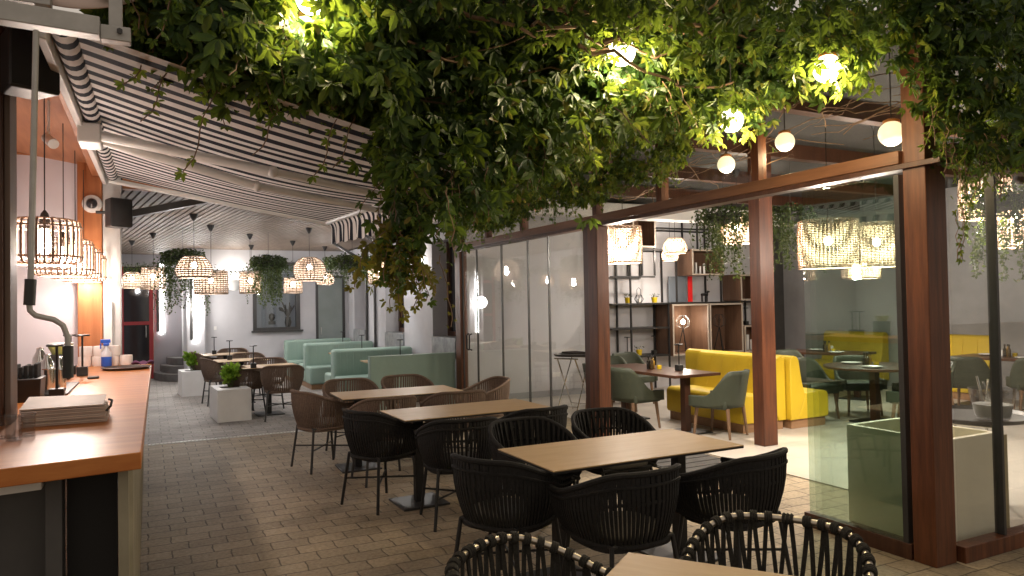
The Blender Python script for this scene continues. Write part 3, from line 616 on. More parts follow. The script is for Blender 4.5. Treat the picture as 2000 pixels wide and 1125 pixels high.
for a in ((8.61, 9.47, .64, 1.592), (9.5, 10.33, .64, 1.592), (10.37, 11.0, .62, 1.15), (9.1, 9.88, 2.13, 2.62), (7.75, 8.26, 2.63, 3.2), (10.3, 10.9, 1.64, 2.15)): sbox(*a)
MB().bx(8.82, 9.24, 10.9, 10.93, 1.63, 2.12).build('grey_panel', SLATEP, rk, smooth=False)
MB().bx(9.27, 9.37, 10.88, 10.9, 1.63, 2.12).build('red_panel', REDP, rk, smooth=False)
def cage_lamp(label, x, z, on):
    t = local('cage_lamp', label, 'lamp', (x, 10.8, z), 0, 'tripod lamps in the walnut boxes')
    for k in range(3):
        a = 2*pi*k/3+.5; MB().tube([(.12*cos(a), .1*sin(a), 0), (0, 0, .46)], .009, 6).build('leg', BLACKM, t)
    c_ = MB()
    for k in range(8):
        a = 2*pi*k/8; c_.tube([(.03*cos(a), .03*sin(a), .46), (.11*cos(a), .11*sin(a), .5), (.12*cos(a), .12*sin(a), .62), (.06*cos(a), .06*sin(a), .7), (0.001, 0, .7)], .004, 4)
    c_.build('cage', IRON, t)
    MB().ball((0, 0, .58), .035, 8, 1.4).build('bulb', BULBW if on else GLASSPL, t)
    if on: point('cage_light', (0, -.06, .62), 3, WARM, t, .03)
cage_lamp('glowing caged tripod lamp in the left walnut box', 9.05, .672, True)
cage_lamp('unlit caged tripod lamp in the right walnut box', 9.95, .672, False)
def potted(label, x, z, y=10.75):
    t = local('potted_plant', label, 'potted plant', (x, y, z), 0, 'yellow pots on the shelves')
    MB().lathe([(.045, 0), (.06, .1), (.056, .1), (.05, .085), (.001, .085)], (0,0,0), 16, True).build('pot', YPOT, t)
    m_ = MB()
    for k in range(26):
        a = random.random()*6.28; r_ = random.uniform(.02, .09); p = Vector((r_*cos(a), r_*sin(a), .1+random.random()*.06)); leaf1(m_, p, .03, random)
    m_.build('foliage', IVY, t)
def leaf1(m_, p, s, R, up=.3):      # one small pointed leaf
    d_ = Vector((R.gauss(0, 1), R.gauss(0, 1), R.gauss(0, .7)+up)).normalized(); x_ = d_.orthogonal().normalized()
    x_.rotate(Matrix.Rotation(R.random()*6.28, 3, d_)); nn = d_.cross(x_)
    m_.add([p, p+d_*s*.4+x_*s*.33, p+d_*s, p+d_*s*.4-x_*s*.33, p+d_*s*.5-nn*s*.08], [(0,1,4),(1,2,4),(2,3,4),(3,0,4)])
potted('yellow potted plant left on the upper shelf by the black post', 7.75, 1.628)
potted('yellow potted plant right of the small lantern on the upper shelf', 8.35, 1.628)
potted('yellow potted plant on the lowest shelf', 7.98, .677)
ln = local('lantern', 'small black wire lantern between the two pots on the upper shelf', 'lantern', (8.0, 10.75, 1.628))
m = MB()
for k in range(8):
    a = 2*pi*k/8; m.tube([(.04*cos(a), .04*sin(a), 0), (.085*cos(a), .085*sin(a), .07), (.04*cos(a), .04*sin(a), .15)], .005, 4)
m.tube([(-.04, 0, .15), (-.045, 0, .24), (0, 0, .28), (.045, 0, .24), (.04, 0, .15)], .005, 5)
m.lathe([(.05, 0), (.05, .008)], (0,0,0), 14, True, True); m.build('cage', BLACKM, ln)
MB().lathe([(.03, .01), (.03, .08)], (0,0,0), 12, True, True).build('candle', CHINA, ln)
dup(T0, (7.72, 10.75, .677), 0, 'black lamp at the left end of the lowest shelf')
dup(T0, (8.32, 10.75, .677), 0, 'black lamp beside the yellow pot on the lowest shelf')
dup(T0, (10.6, 10.75, 1.152), 0, 'black lamp on the small walnut box by the column')
fg = local('horse_figurine', 'small black animal figurine beside the red panel', 'figurine', (9.55, 10.75, 1.628))
MB().tube([(-.07, 0, .13), (0, 0, .14), (.07, 0, .13)], lambda t: .03, 8).tube([(.06, 0, .14), (.09, 0, .2), (.12, 0, .19)], lambda t: .022-.006*t, 7).tube([(-.06, .015, .12), (-.06, .015, 0)], .01, 5).tube([(-.06, -.015, .12), (-.06, -.015, 0)], .01, 5).tube([(.06, .015, .12), (.06, .015, 0)], .01, 5).tube([(.06, -.015, .12), (.06, -.015, 0)], .01, 5).build('body', BLACKM, fg)
for i, (x, h) in enumerate(((9.3, .17), (9.4, .22), (9.5, .15), (9.6, .2))):
    solo(MB().lathe([(.022, 0), (.022, h), (.004, h+.004)], (x, 10.8, 2.162), 12, True), 'candle', CHINA, ['white candle', 'tallest white candle', 'shortest white candle', 'second tallest white candle'][i]+' in the upper walnut box behind the ivy'+(', leftmost' if i == 0 else ''), 'candle', 'candles in the walnut box')
for i, (x, h) in enumerate(((10.55, .25), (10.68, .3), (10.78, .2))):
    solo(MB().lathe([(.03, 0), (.03, h), (.004, h+.004)], (x, 10.8, .652), 12, True), 'candle', CHINA, ['left', 'tallest', 'shortest'][i]+' white candle in the small low walnut box', 'candle', 'candles in the low box')

# yellow sofas (seat profile swept along y)
def sofa(label, x, y, L, flip, rz=0, mt=YELLOW, hgt=.92, wid=.74, nm='bench_sofa', cat='sofa', group='yellow bench sofas'):
    t = local(nm, label, cat, (x, y, .012), rz, group); s = -1 if flip else 1
    MB().bx(min(s*.03, s*(wid-.04)), max(s*.03, s*(wid-.04)), .03, L-.03, 0, .11).build('plinth', PLINTH, t, smooth=False)
    back = [(0, .112), (.12, .112), (.26, .40), (.20, .6), (.155, hgt-.06), (.13, hgt-.015), (.08, hgt), (.03, hgt-.015), (0, hgt-.06)]
    MB().prism([(s*a, b_) for a, b_ in back], lambda a, b_, t_: (a, L*t_, b_)).build('back', mt, t, bev=.012)
    seat = [(.125, .113), (wid-.02, .113), (wid, .15), (wid, .40), (wid-.03, .44), (wid-.08, .455), (.26, .44), (.262, .40)]
    MB().prism([(s*a, b_) for a, b_ in seat], lambda a, b_, t_: (a, .003+(L-.006)*t_, b_)).build('seat', mt, t, bev=.014)
    q = MB(); k = .2
    while k < L-.05:
        q.tube([(s*.262, k, .46), (s*.203, k, .62), (s*.158, k, hgt-.06)], .004, 4); k += .24
    q.build('stitching', mt, t); return t
sofa('yellow bench sofa facing the dark wood table beside the column', 7.2, 6.65, 1.45, True)
sofa('yellow bench sofa back to back with the first, behind the green glass', 7.215, 6.58, 2.0, False, wid=.68)
sofa('yellow bench by the grey wall at far right, left of the mullion', 12.18, 6.9, .95, True, hgt=1.0)
sofa('yellow bench by the grey wall cut by the right picture edge', 12.18, 5.0, 1.1, True, hgt=1.0)
sofa('yellow bench by the grey wall seen behind the green glass edge', 12.18, 8.8, 1.3, True, hgt=1.0)

# sage tub chairs, faces +y
def sage_chair():
    t = local('tub_chair', 'sage green tub chair', 'chair', (0,0,0), 0, 'sage tub chairs in the dining room')
    def shell(u, w_):
        a = (u-.5)*radians(250); aa = abs(a)
        x = .27*sin(max(-pi/2, min(pi/2, a)))*(1.0 if aa < pi/2 else 1); y = -.26*cos(a) if aa < pi/2 else .26*(aa-pi/2)/radians(35)
        k = max(0, min(1, (aa-radians(42))/radians(58))); k = k*k*(3-2*k)
        zt = .80-.30*k; z = .37+(zt-.37)*w_; fl = 1+.10*w_*(1-k)
        return Vector((x*fl, y*fl-.05*w_*(1-k), z))
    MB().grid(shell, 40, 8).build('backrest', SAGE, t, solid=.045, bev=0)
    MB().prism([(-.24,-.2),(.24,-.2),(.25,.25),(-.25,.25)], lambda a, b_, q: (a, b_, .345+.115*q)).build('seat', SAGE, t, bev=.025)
    for sx_, sy_ in ((-1,-1),(1,-1),(-1,1),(1,1)):
        MB().tube([(sx_*.2, sy_*.2, .36), (sx_*.225, sy_*.235, 0)], lambda q: .024-.009*q, 8).build('leg', LEGWOOD, t)
    return t
SC = sage_chair()
spots = [(5.65, 7.75, -1.45, 'sage tub chair nearest the glass front at the dark table'), (5.66, 8.35, -1.5, 'sage tub chair half hidden by the middle post at the dark table'), (6.2, 6.75, .35, 'sage tub chair at the near end of the dark table, back to camera'), (6.3, 9.1, 3.0, 'sage tub chair at the far end of the dark table'), (7.0, 9.6, 3.1, 'sage tub chair behind the yellow sofa by the shelving'),
         (8.35, 5.65, .2, 'sage tub chair in front of the set table behind the green glass'), (8.2, 7.1, 3.0, 'sage tub chair across the set table behind the green glass'), (9.0, 7.0, 2.6, 'sage tub chair at right across the set table behind the green glass'), (9.3, 8.4, 2.9, 'sage tub chair at the rear table behind the green glass'), (9.0, 6.0, 1.3, 'sage tub chair at the right end of the set table'),
         (10.35, 6.25, -1.35, 'sage tub chair just right of the corner post'), (10.75, 5.6, -.9, 'sage tub chair right of the black mullion'), (9.2, 4.55, .2, 'sage tub chair cut by the right picture edge')]
for i, (x, y, r_, lb) in enumerate(spots):
    if i == 0: SC.location = (x, y, .012); SC.rotation_euler = (0, 0, r_); SC['label'] = lb
    else: dup(SC, (x, y, .012), r_, lb)

def dtable(label, x, y, w, L, rz=0, round_=False):
    t = local('dining_table', label, 'table', (x, y, .012), rz, 'dark wood dining tables')
    if round_: MB().lathe([(.001, .71), (w-.02, .71), (w, .72), (w, .74), (w-.005, .745), (.001, .745)], (0,0,0), 40).build('tabletop', WALNUTT, t)
    else: MB().bx(-w/2, w/2, -L/2, L/2, .71, .745).build('tabletop', WALNUTT, t, bev=.004)
    cs = [(0, 0)] if round_ else [(0, -L*.36), (0, L*.36)]
    for a, b_ in cs:
        MB().bx(a-.045, a+.045, b_-.045, b_+.045, .02, .71).build('pedestal', DARKTIMBER, t, bev=.004)
        MB().bx(a-.26, a+.26, b_-.2, b_+.2, 0, .02).build('foot', BLACKM, t, bev=.004)
    return t
dtable('dark wood table beside the yellow sofa with cruets on it', 5.98, 7.75, .72, 1.75)
dtable('round dark table set with plates behind the green glass', 8.55, 6.4, .62, 1, 0, True)
dtable('dark table set with plates at the rear behind the green glass', 10.2, 8.5, .75, 1.3, .3)
dtable('dark table set with plates by the grey wall at far right', 11.15, 6.2, .75, 1.2, .1)
TT = .7585
def plate(x, y, lb, r_=.13):
    solo(MB().lathe([(.001, .004), (r_*.6, .004), (r_*.65, .0), (r_, .018), (r_*.97, .021), (r_*.62, .008), (.001, .008)], (x, y, TT), 28), 'plate', CHINA, lb, 'plate', 'white plates on the set tables')
for x, y, lb in ((8.25, 6.2, 'white plate at the left of the round table behind the green glass'), (8.75, 6.05, 'white plate at the near side of the round table behind the green glass'), (8.55, 6.75, 'white plate at the far side of the round table behind the green glass'), (10.05, 8.2, 'white plate on the near edge of the rear table'), (10.3, 8.8, 'white plate on the far edge of the rear table'), (11.0, 5.85, 'white plate nearest on the table by the grey wall'), (11.25, 6.5, 'white plate farthest on the table by the grey wall')): plate(x, y, lb)
def cruets(label, x, y, nap=True):
    t = local('cruet_set', label, 'cruet set', (x, y, TT), random.random(), 'cruet sets on the tables')
    for k, (a, b_) in enumerate(((-.06, 0), (-.02, .04), (.02, -.02))):
        q = MB().lathe([(.022, 0), (.024, .01), (.024, .1), (.01, .13), (.01, .15)], (a, b_, 0), 12, True).build('bottle', [mat('oil', (.05, .03, .01), .15), mat('dark_bottle', (.012, .01, .008), .12), mat('vinegar', (.3, .17, .02), .15)][k], t)
        MB().lathe([(.014, .15), (.014, .175), (.004, .18)], (a, b_, 0), 10).build('cap', BLACKM, q)
    MB().bx(.05, .16, -.02, .05, 0, .09).build('napkin_holder', CHINA, t, bev=.004)
    MB().lathe([(.03, 0), (.035, .05), (.03, .05), (.02, .01)], (.0, -.1, 0), 12).build('salt_pot', YPOT, t)
cruets('cruets and napkins on the dark table by the yellow sofa', 5.95, 7.75)
cruets('cruets and napkins on the round table behind the green glass', 8.5, 6.45)
cruets('cruets and napkins on the rear table behind the green glass', 10.2, 8.5)
cruets('cruets and a bottle on the table by the grey wall', 11.2, 6.2)
dup(T0, (6.08, 7.35, TT), 0, 'black lamp on the dark table by the yellow sofa')
dup(T0, (11.55, 6.05, TT), 0, 'black lamp on the table by the grey wall')

# tray stands
def traystand(label, x, y, rz, h, r_):
    t = local('tray_stand', label, 'tray stand', (x, y, .012), rz, 'folding tray stands')
    for s in (-1, 1):
        MB().tube([(-.25*s, -.17, 0), (.22*s, -.15, h-.03)], .011, 8).tube([(-.25*s, .17, 0), (.22*s, .15, h-.03)], .011, 8).tube([(.22*s, -.2, h-.03), (.22*s, .2, h-.03)], .011, 8).tube([(-.2*s, -.165, .1), (-.2*s, .165, .1)], .008, 6).build('leg_frame', CHROME, t)
    MB().lathe([(.001, 0), (r_*.93, 0), (r_, .03), (r_*.98, .033), (r_*.92, .008), (.001, .008)], (0, 0, h), 36).build('tray', PLASTICBK, t); return t
traystand('chrome folding tray stand behind the sliding glass panels', 5.72, 9.35, .5, .84, .3)
traystand('folding stand with black tray and ice bucket at far right', 5.72, 3.45, .3, .70, .43)
solo(MB().bx(5.60, 5.86, 9.2, 9.5, .895, .915), 'towel', ROPEBK, 'folded dark towel on the chrome tray stand', 'towel', bev=.008)
ib = local('ice_bucket', 'clear ice bucket with cutlery on the black tray at far right', 'ice bucket', (5.66, 3.25, .722))
MB().lathe([(.001, 0), (.10, 0), (.115, .02), (.15, .2), (.158, .235), (.15, .235), (.143, .2), (.108, .022), (.001, .012)], (0,0,0), 32).build('bucket', GLASSPL, ib)
MB().lathe([(.112, .03), (.13, .12), (.001, .13)], (0,0,0), 24, True).build('ice', mat('frosted_ice', (.42, .42, .4), .5), ib)
for s in (-1, 1): MB().tube([(s*.15, -.03, .19), (s*.19, 0, .2), (s*.15, .03, .19)], .012, 6).build('handle', GLASSPL, ib)
MB().tube([(-.08, .02, .14), (-.1, .05, .33)], .008, 6).tube([(-.05, .02, .14), (-.085, -.02, .31)], .009, 6).tube([(-.02, 0, .14), (-.06, .03, .29)], .006, 6).build('tongs', CHROME, ib)
bx_ = thing('planter_box', 'large empty white planter box inside behind the corner glass', 'planter', (4.85, 3.3, 0))
MB().bx(4.62, 4.66, 2.95, 3.70, .01, .72).bx(5.16, 5.2, 2.95, 3.70, .01, .72).bx(4.66, 5.16, 2.95, 2.99, .01, .72).bx(4.66, 5.16, 3.66, 3.70, .01, .72).build('box', mottled('cream_box', (.80, .74, .58), (.84, .79, .64), 3, .5, .03), bx_, bev=.003)
MB().bx(4.66, 5.16, 2.99, 3.66, .40, .42).build('liner', PLASTICBK, bx_, smooth=False)
MB().bx(5.18, 5.26, 2.93, 2.948, .01, .70).build('edge_strip', mat('brass_strip', (.3, .24, .12), .4), bx_, smooth=False)

# ------------------------------------------------------------------ wicker pendants
def wicker(label, loc, prof, ceil, nr=40, step=.031, watts=P_ROOM, col=NEUT, group='wicker pendants over the back seating', bulb=BULBN):
    """prof: list of (radius, z) from top to bottom; ribs and rings are woven round it"""
    t = local('wicker_pendant', label, 'pendant lamp', loc, 0, group)
    if step > .03: nr = int(nr*.66)
    th = .0062 if step > .03 else .0046
    def rad(z):
        for (r1, z1), (r2, z2) in zip(prof, prof[1:]):
            if z1 >= z >= z2: return r1+(r2-r1)*(z1-z)/max(1e-6, z1-z2)
        return prof[-1][0]
    zt, zb = prof[0][1], prof[-1][1]; m_ = MB(); N = max(4, int((zt-zb)/.03))
    for k in range(nr):
        a = 2*pi*k/nr; m_.tube([(rad(zt+(zb-zt)*i/N)*cos(a), rad(zt+(zb-zt)*i/N)*sin(a), zt+(zb-zt)*i/N) for i in range(N+1)], th, 4, caps=False)
    z = zt; j = 0; seg = nr*2
    while z >= zb:
        R_ = rad(z); m_.tube([((R_+(.006 if (i//2+j) % 2 else -.006)*(.5+.5*(i % 2)))*cos(2*pi*i/seg), (R_+(.006 if (i//2+j) % 2 else -.006)*(.5+.5*(i % 2)))*sin(2*pi*i/seg), z) for i in range(seg)], step*.26, 4, True); z -= step; j += 1
    m_.build('shade', WICKER, t, ang=80)
    MB().tube([(rad(zb)*1.01*cos(2*pi*i/40), rad(zb)*1.01*sin(2*pi*i/40), zb-.004) for i in range(40)], .009, 6, True).build('rim', WICKER, t)
    MB().tube([(0, 0, zt-.02), (0, 0, ceil-loc[2]-.05)], .004, 5).build('cord', BLACKM, t)
    MB().lathe([(.008, -.10), (.02, -.09), (.055, -.02), (.056, 0)], (0, 0, ceil-loc[2]), 16, True).build('canopy', BLACKM, t)
    for s in range(3):
        a = 2*pi*s/3; m2 = MB().tube([(0, 0, zt-.01), (rad(zt)*cos(a), rad(zt)*sin(a), zt)], .004, 4).build('spoke', BLACKM, t)
    zc = (zt+zb)/2+.03
    MB().ball((0, 0, zc), .038, 8, 1.2).build('bulb', bulb, t)
    point('pendant_light', (0, 0, zc-.075), watts, col, t, .045); return t
def drum(d_, h): r_ = d_/2; return [(r_*.96, h/2), (r_, h*.25), (r_*1.0, -h*.3), (r_*.98, -h/2)]
def dome(d_, h): r_ = d_/2; return [(r_*.55, h/2), (r_*.72, h*.36), (r_*.9, h*.12), (r_, -h*.12), (r_*.98, -h*.3), (r_*.86, -h/2)]
def orb(d_, h): r_ = d_/2; return [(r_*.45, h/2), (r_*.75, h*.38), (r_*.95, h*.15), (r_, -h*.08), (r_*.93, -h*.3), (r_*.8, -h/2)]
CZ = 3.0
wicker('dome wicker pendant hanging highest on the left of the back seating', (.57, 11.1, 2.25), dome(.49, .29), CZ, 40)
wicker('tall drum wicker pendant beside the red door', (.07, 14.06, 2.21), drum(.38, .36), CZ, 32)
wicker('small dome wicker pendant above the red door', (-.29, 15.7, 2.235), dome(.39, .3), CZ, 32)
wicker('widest drum wicker pendant low over the back tables', (.89, 12.5, 2.08), drum(.51, .36), CZ, 44)
wicker('round basket wicker pendant in front of the back window', (2.43, 12.45, 2.30), orb(.53, .38), CZ, 40)
wicker('drum wicker pendant half hidden behind the middle ivy', (1.64, 13.8, 2.12), drum(.37, .38), CZ, 32)
wicker('drum wicker pendant by the white side wall beyond the hanging vine', (3.78, 13.0, 2.29), drum(.36, .45), CZ, 32)
wicker('small dome wicker pendant beside the uplighter bowl', (1.95, 16.2, 2.25), dome(.36, .28), CZ, 28)
wicker('small drum wicker pendant under the round basket one', (2.6, 15.0, 2.1), drum(.36, .3), CZ, 28)
wicker('small dome wicker pendant above the green door', (3.5, 16.2, 2.3), dome(.4, .28), CZ, 28)
IG = 'wicker pendants in the dining room'
wicker('drum wicker pendant at the open glass front beside the middle post', (4.78, 6.7, 2.30), drum(.42, .40), 3.5, 44, .0165, P_WIN, WARM, IG, BULBW)
wicker('drum wicker pendant behind the left of the green glass', (5.75, 4.75, 2.17), drum(.54, .44), 3.5, 48, .0165, P_WIN, WARM, IG, BULBW)
wicker('drum wicker pendant behind the right edge of the green glass', (6.75, 4.98, 2.2), drum(.5, .44), 3.5, 44, .0165, P_WIN, WARM, IG, BULBW)
wicker('small dome wicker pendant in front of the shelving', (8.2, 9.95, 2.62), dome(.42, .26), 3.5, 32, .018, 20, WARM, IG, BULBW)
wicker('smaller lower dome wicker pendant just behind the one at the shelving', (8.45, 10.4, 2.52), dome(.3, .26), 3.5, 28, .018, 12, WARM, IG, BULBW)
wicker('drum wicker pendant behind the ivy left of the column', (7.47, 7.7, 2.66), drum(.44, .4), 3.5, 40, .018, P_WIN, WARM, IG, BULBW)
wicker('drum wicker pendant high right of the corner post', (6.87, 3.95, 2.55), drum(.42, .36), 3.5, 40, .0165, P_WIN, WARM, IG, BULBW)
wicker('drum wicker pendant cut by the right picture edge', (8.35, 4.5, 2.45), drum(.5, .55), 3.5, 40, .0165, P_WIN, WARM, IG, BULBW)
wicker('low glowing drum pendant far behind the green glass', (9.6, 7.3, 2.1), drum(.45, .3), 3.5, 36, .018, P_WIN, WARM, IG, BULBW)
ub = local('uplighter_bowl', 'white bowl uplighter washing the back wall', 'wall light', (1.72, 17.42, 2.25), 0)
MB().lathe([(.02, -.2), (.1, -.17), (.2, -.06), (.24, .05), (.232, .05), (.19, -.05), (.09, -.155), (.001, -.18)], (0,0,0), 28).build('bowl', CHINA, ub)
MB().bx(-.03, .03, .1, .18, -.08, 0).build('bracket', WHITEM, ub, bev=.004)
MB().ball((0, 0, .0), .04, 8).build('bulb', BULBN, ub)
point('uplight', (0, -.02, .12), P_UP, (1, .93, .84), ub, .06)
ub2 = local('wall_uplight', 'small uplight washing the white side wall by the vine', 'wall light', (4.25, 12.45, 2.3), 0)
MB().lathe([(.03, -.08), (.05, -.07), (.055, .06), (.048, .06), (.04, -.05), (.001, -.055)], (0,0,0), 18).build('cup', WHITEM, ub2)
MB().bx(.04, .1, -.02, .02, -.03, .02).build('bracket', WHITEM, ub2, bev=.003)
point('side_uplight', (-.02, 0, .1), 14, (1, .95, .88), ub2, .04)

# ------------------------------------------------------------------ mint banquettes
def banquette(label, y, front, rear, x0=2.86, x1=4.3, h=.90):
    t = local('banquette', label, 'banquette', (x0, y, .004), 0, 'mint green banquettes'); L = x1-x0
    y0, y1 = (-.5 if front else 0), (.28+.5 if rear else .28)
    MB().bx(.03, L, y0+.03, y1-.03, 0, .1).build('plinth', PLINTH, t, smooth=False)
    MB().bx(0, L, .0, .28, .102, h).build('back', MINT, t, bev=.05)
    if front: MB().bx(.0, L, -.5, -.003, .102, .45).build('seat', MINT, t, bev=.035)
    if rear: MB().bx(.0, L, .283, .78, .102, .45).build('seat', MINT, t, bev=.035)
    q = MB(); k = .11
    while k < L-.05:
        for yy, on in ((-.001, front), (.281, rear)):
            if on: q.tube([(k, yy, .46), (k, yy, h-.05), (k, yy+(.03 if yy < .1 else -.03), h-.006)], .0055, 5)
        k += .115
    q.build('channels', MINT, t); return t
t = local('banquette', 'nearest mint banquette, plain back panel towards the camera', 'banquette', (2.93, 10.55, .004), 0, 'mint green banquettes')
MB().bx(0, 1.36, 0, .15, .02, .90).build('back', MINT, t, bev=.008)
MB().bx(0.02, 1.36, .153, .65, .102, .45).build('seat', MINT, t, bev=.035)
MB().bx(.05, 1.36, .16, .62, 0, .1).build('plinth', PLINTH, t, smooth=False)
banquette('second mint banquette from the front, seats on both sides', 12.62, True, True)
banquette('third mint banquette from the front, with wooden plinth in view', 15.2, True, True)
banquette('farthest mint banquette against the back wall', 17.1, True, False, 2.78)
def btable(label, x, y):
    t = local('bench_table', label, 'table', (x, y, .004), 0, 'tables between the mint banquettes')
    MB().bx(-.5, .5, -.33, .33, .725, .745).build('tabletop', LAMINATE, t, bev=.002)
    MB().tube([(0, 0, .02), (0, 0, .725)], .035, 10).build('pedestal', BLACKM, t)
    MB().bx(-.25, .25, -.2, .2, 0, .02).build('foot', BLACKM, t, bev=.004); return t
for x, y, lb in ((3.66, 11.66, 'nearest'), (3.66, 14.1, 'middle'), (3.66, 16.3, 'farthest')):
    btable(lb+' pale table between the mint banquettes', x, y)
    dup(T0, (3.75 if lb != 'farthest' else 3.9, y+.0, .7495), 0, 'black lamp on the %s table between the mint banquettes' % lb)

# ------------------------------------------------------------------ rope chairs (face +y)
def rail_pt(t, zb=.80, za=.655, ex=.0):
    a = t*radians(142); aa = abs(a)
    if aa <= pi/2: x, y = (.305+ex)*math.copysign(abs(sin(a))**.85, a), -(.29+ex)*cos(a)**.9
    else: x, y = math.copysign(.305+ex-.03*(aa-pi/2)/.9, a), .25*(aa-pi/2)/.9
    k = max(0, min(1, (aa-.5)/1.75)); k = k*k*(3-2*k); return Vector((x, y, zb+(za-zb)*k))
def ring_pt(t, z=.425):
    p = rail_pt(t); return Vector((p.x*.80, p.y*.82+.01, z+.015*abs(t)**2))
def chair_base(t, metal):
    for sx_, sy_ in ((-1,-1),(1,-1),(-1,1),(1,1)):
        MB().tube([(sx_*.20, sy_*.185, .43), (sx_*.245, sy_*.235, 0)], .0125, 8).build('leg', metal, t)
    MB().tube([(-.222, -.21, .22), (.222, .21, .225)], .008, 6).tube([(.222, -.21, .22), (-.222, .21, .21)], .008, 6).build('stretcher', metal, t)
    MB().tube([(-.2, .19, .43), (-.2, -.185, .43), (.2, -.185, .43), (.2, .19, .43)], .012, 8, True).build('seat_frame', metal, t)
def rope_chair(name, label, rope, metal, cush, dense, group):
    t = local(name, label, 'chair', (0,0,0), 0, group); chair_base(t, metal)
    MB().tube([rail_pt(-1+2*i/48) for i in range(49)], .016, 8).build('top_rail', rope, t)
    q = MB(); N = 60
    for i in range(N):
        u = -1+2*(i+.5)/N; a, b_ = rail_pt(u), ring_pt(u+.018)
        nrm = Vector((a.x, a.y, 0)).normalized(); path = []
        for k in range(6):
            s = k/5; p = a.lerp(b_, s); p += nrm*(.022*sin(pi*s)); path.append(p)
        wd = Vector((-nrm.y, nrm.x, 0))
        q.strip(path, (lambda s: .0235-.0125*s) if dense else (lambda s: .0205-.0075*s), .011, wd)
        if dense and i % 2 == 0:
            a2, b2 = rail_pt(u+.02), ring_pt(u-.015)
            q.strip([a2.lerp(b2, .48*k/4)-nrm*.012 for k in range(5)], .018, .01, wd)
    if dense:   # double woven band under the rail
        for zz in (.16, .40): q.tube([rail_pt(-1+2*i/40).lerp(ring_pt(-1+2*i/40), zz)+Vector((rail_pt(-1+2*i/40).x, rail_pt(-1+2*i/40).y, 0)).normalized()*.016 for i in range(41)], .009, 5)
    q.build('rope_back', rope, t, ang=60)
    q = MB().tube([ring_pt(-1+2*i/40) for i in range(41)], .016, 7).build('lower_rail', rope, t)
    seat = [(.24*math.copysign(abs(cos(2*pi*k/28))**.6, cos(2*pi*k/28)), .22*math.copysign(abs(sin(2*pi*k/28))**.6, sin(2*pi*k/28))) for k in range(28)]
    MB().prism(seat, lambda a, b_, z: (a, b_, .40+.025*z)).build('seat', rope, t)
    MB().prism([(a*.95, b_*.95) for a, b_ in seat], lambda a, b_, z: (a, b_, .427+.05*z)).build('cushion', cush, t, bev=.018)
    return t
BK = rope_chair('rope_armchair', 'black rope chair', ROPEBK, BLACKM, CUSH, True, 'black rope armchairs')
bk_spots = [(1.85, 3.78, -1.12, 'black rope armchair at the left end of the nearest full table'), (2.24, 3.22, .06, 'black rope armchair at the middle front of the nearest full table, back to camera'), (3.0, 3.2, .2, 'black rope armchair at the right front of the nearest full table'), (2.42, 4.5, 3.2, 'black rope armchair at the far left side of the nearest full table'), (3.15, 4.58, 3.05, 'black rope armchair at the far right side of the nearest full table'),
            (1.74, 5.95, -1.2, 'black rope armchair at the left end of the second table'), (2.13, 5.22, -.12, 'black rope armchair at the left front of the second table'), (2.86, 5.4, .12, 'black rope armchair at the right front of the second table')]
for i, (x, y, r_, lb) in enumerate(bk_spots):
    if i == 0: BK.location = (x, y, 0); BK.rotation_euler = (0, 0, r_); BK['label'] = lb
    else: dup(BK, (x, y, 0), r_, lb)
BR = rope_chair('rope_armchair', 'taupe rope chair', ROPEBR, IRON, CUSHL, False, 'taupe rope armchairs')
br_spots = [(1.6, 7.62, -1.35, 'taupe rope armchair at the left end of the third table'), (2.0, 6.78, .03, 'taupe rope armchair at the left front of the third table'), (2.75, 6.82, -.05, 'taupe rope armchair at the right front of the third table'), (2.05, 8.2, 3.1, 'taupe rope armchair at the far left side of the third table'), (2.75, 8.25, 3.2, 'taupe rope armchair at the far right side of the third table'), (3.38, 7.5, 1.5, 'taupe rope armchair at the right end of the third table'),
            (1.77, 11.2, -.15, 'taupe rope armchair in front of the nearest back table, beside the planter'), (1.33, 12.0, -1.3, 'taupe rope armchair left of the nearest back table'), (1.75, 12.55, 3.0, 'taupe rope armchair behind the nearest back table'), (1.08, 13.55, -1.45, 'taupe rope armchair left of the middle back table'), (1.65, 14.25, 3.2, 'taupe rope armchair behind the middle back table'), (1.0, 15.5, -1.5, 'taupe rope armchair left of the farthest back table'), (1.55, 16.1, 3.0, 'taupe rope armchair behind the farthest back table')]
for i, (x, y, r_, lb) in enumerate(br_spots):
    z = .004 if y > 10 else 0
    if i == 0: BR.location = (x, y, z); BR.rotation_euler = (0, 0, r_); BR['label'] = lb
    else: dup(BR, (x, y, z), r_, lb)
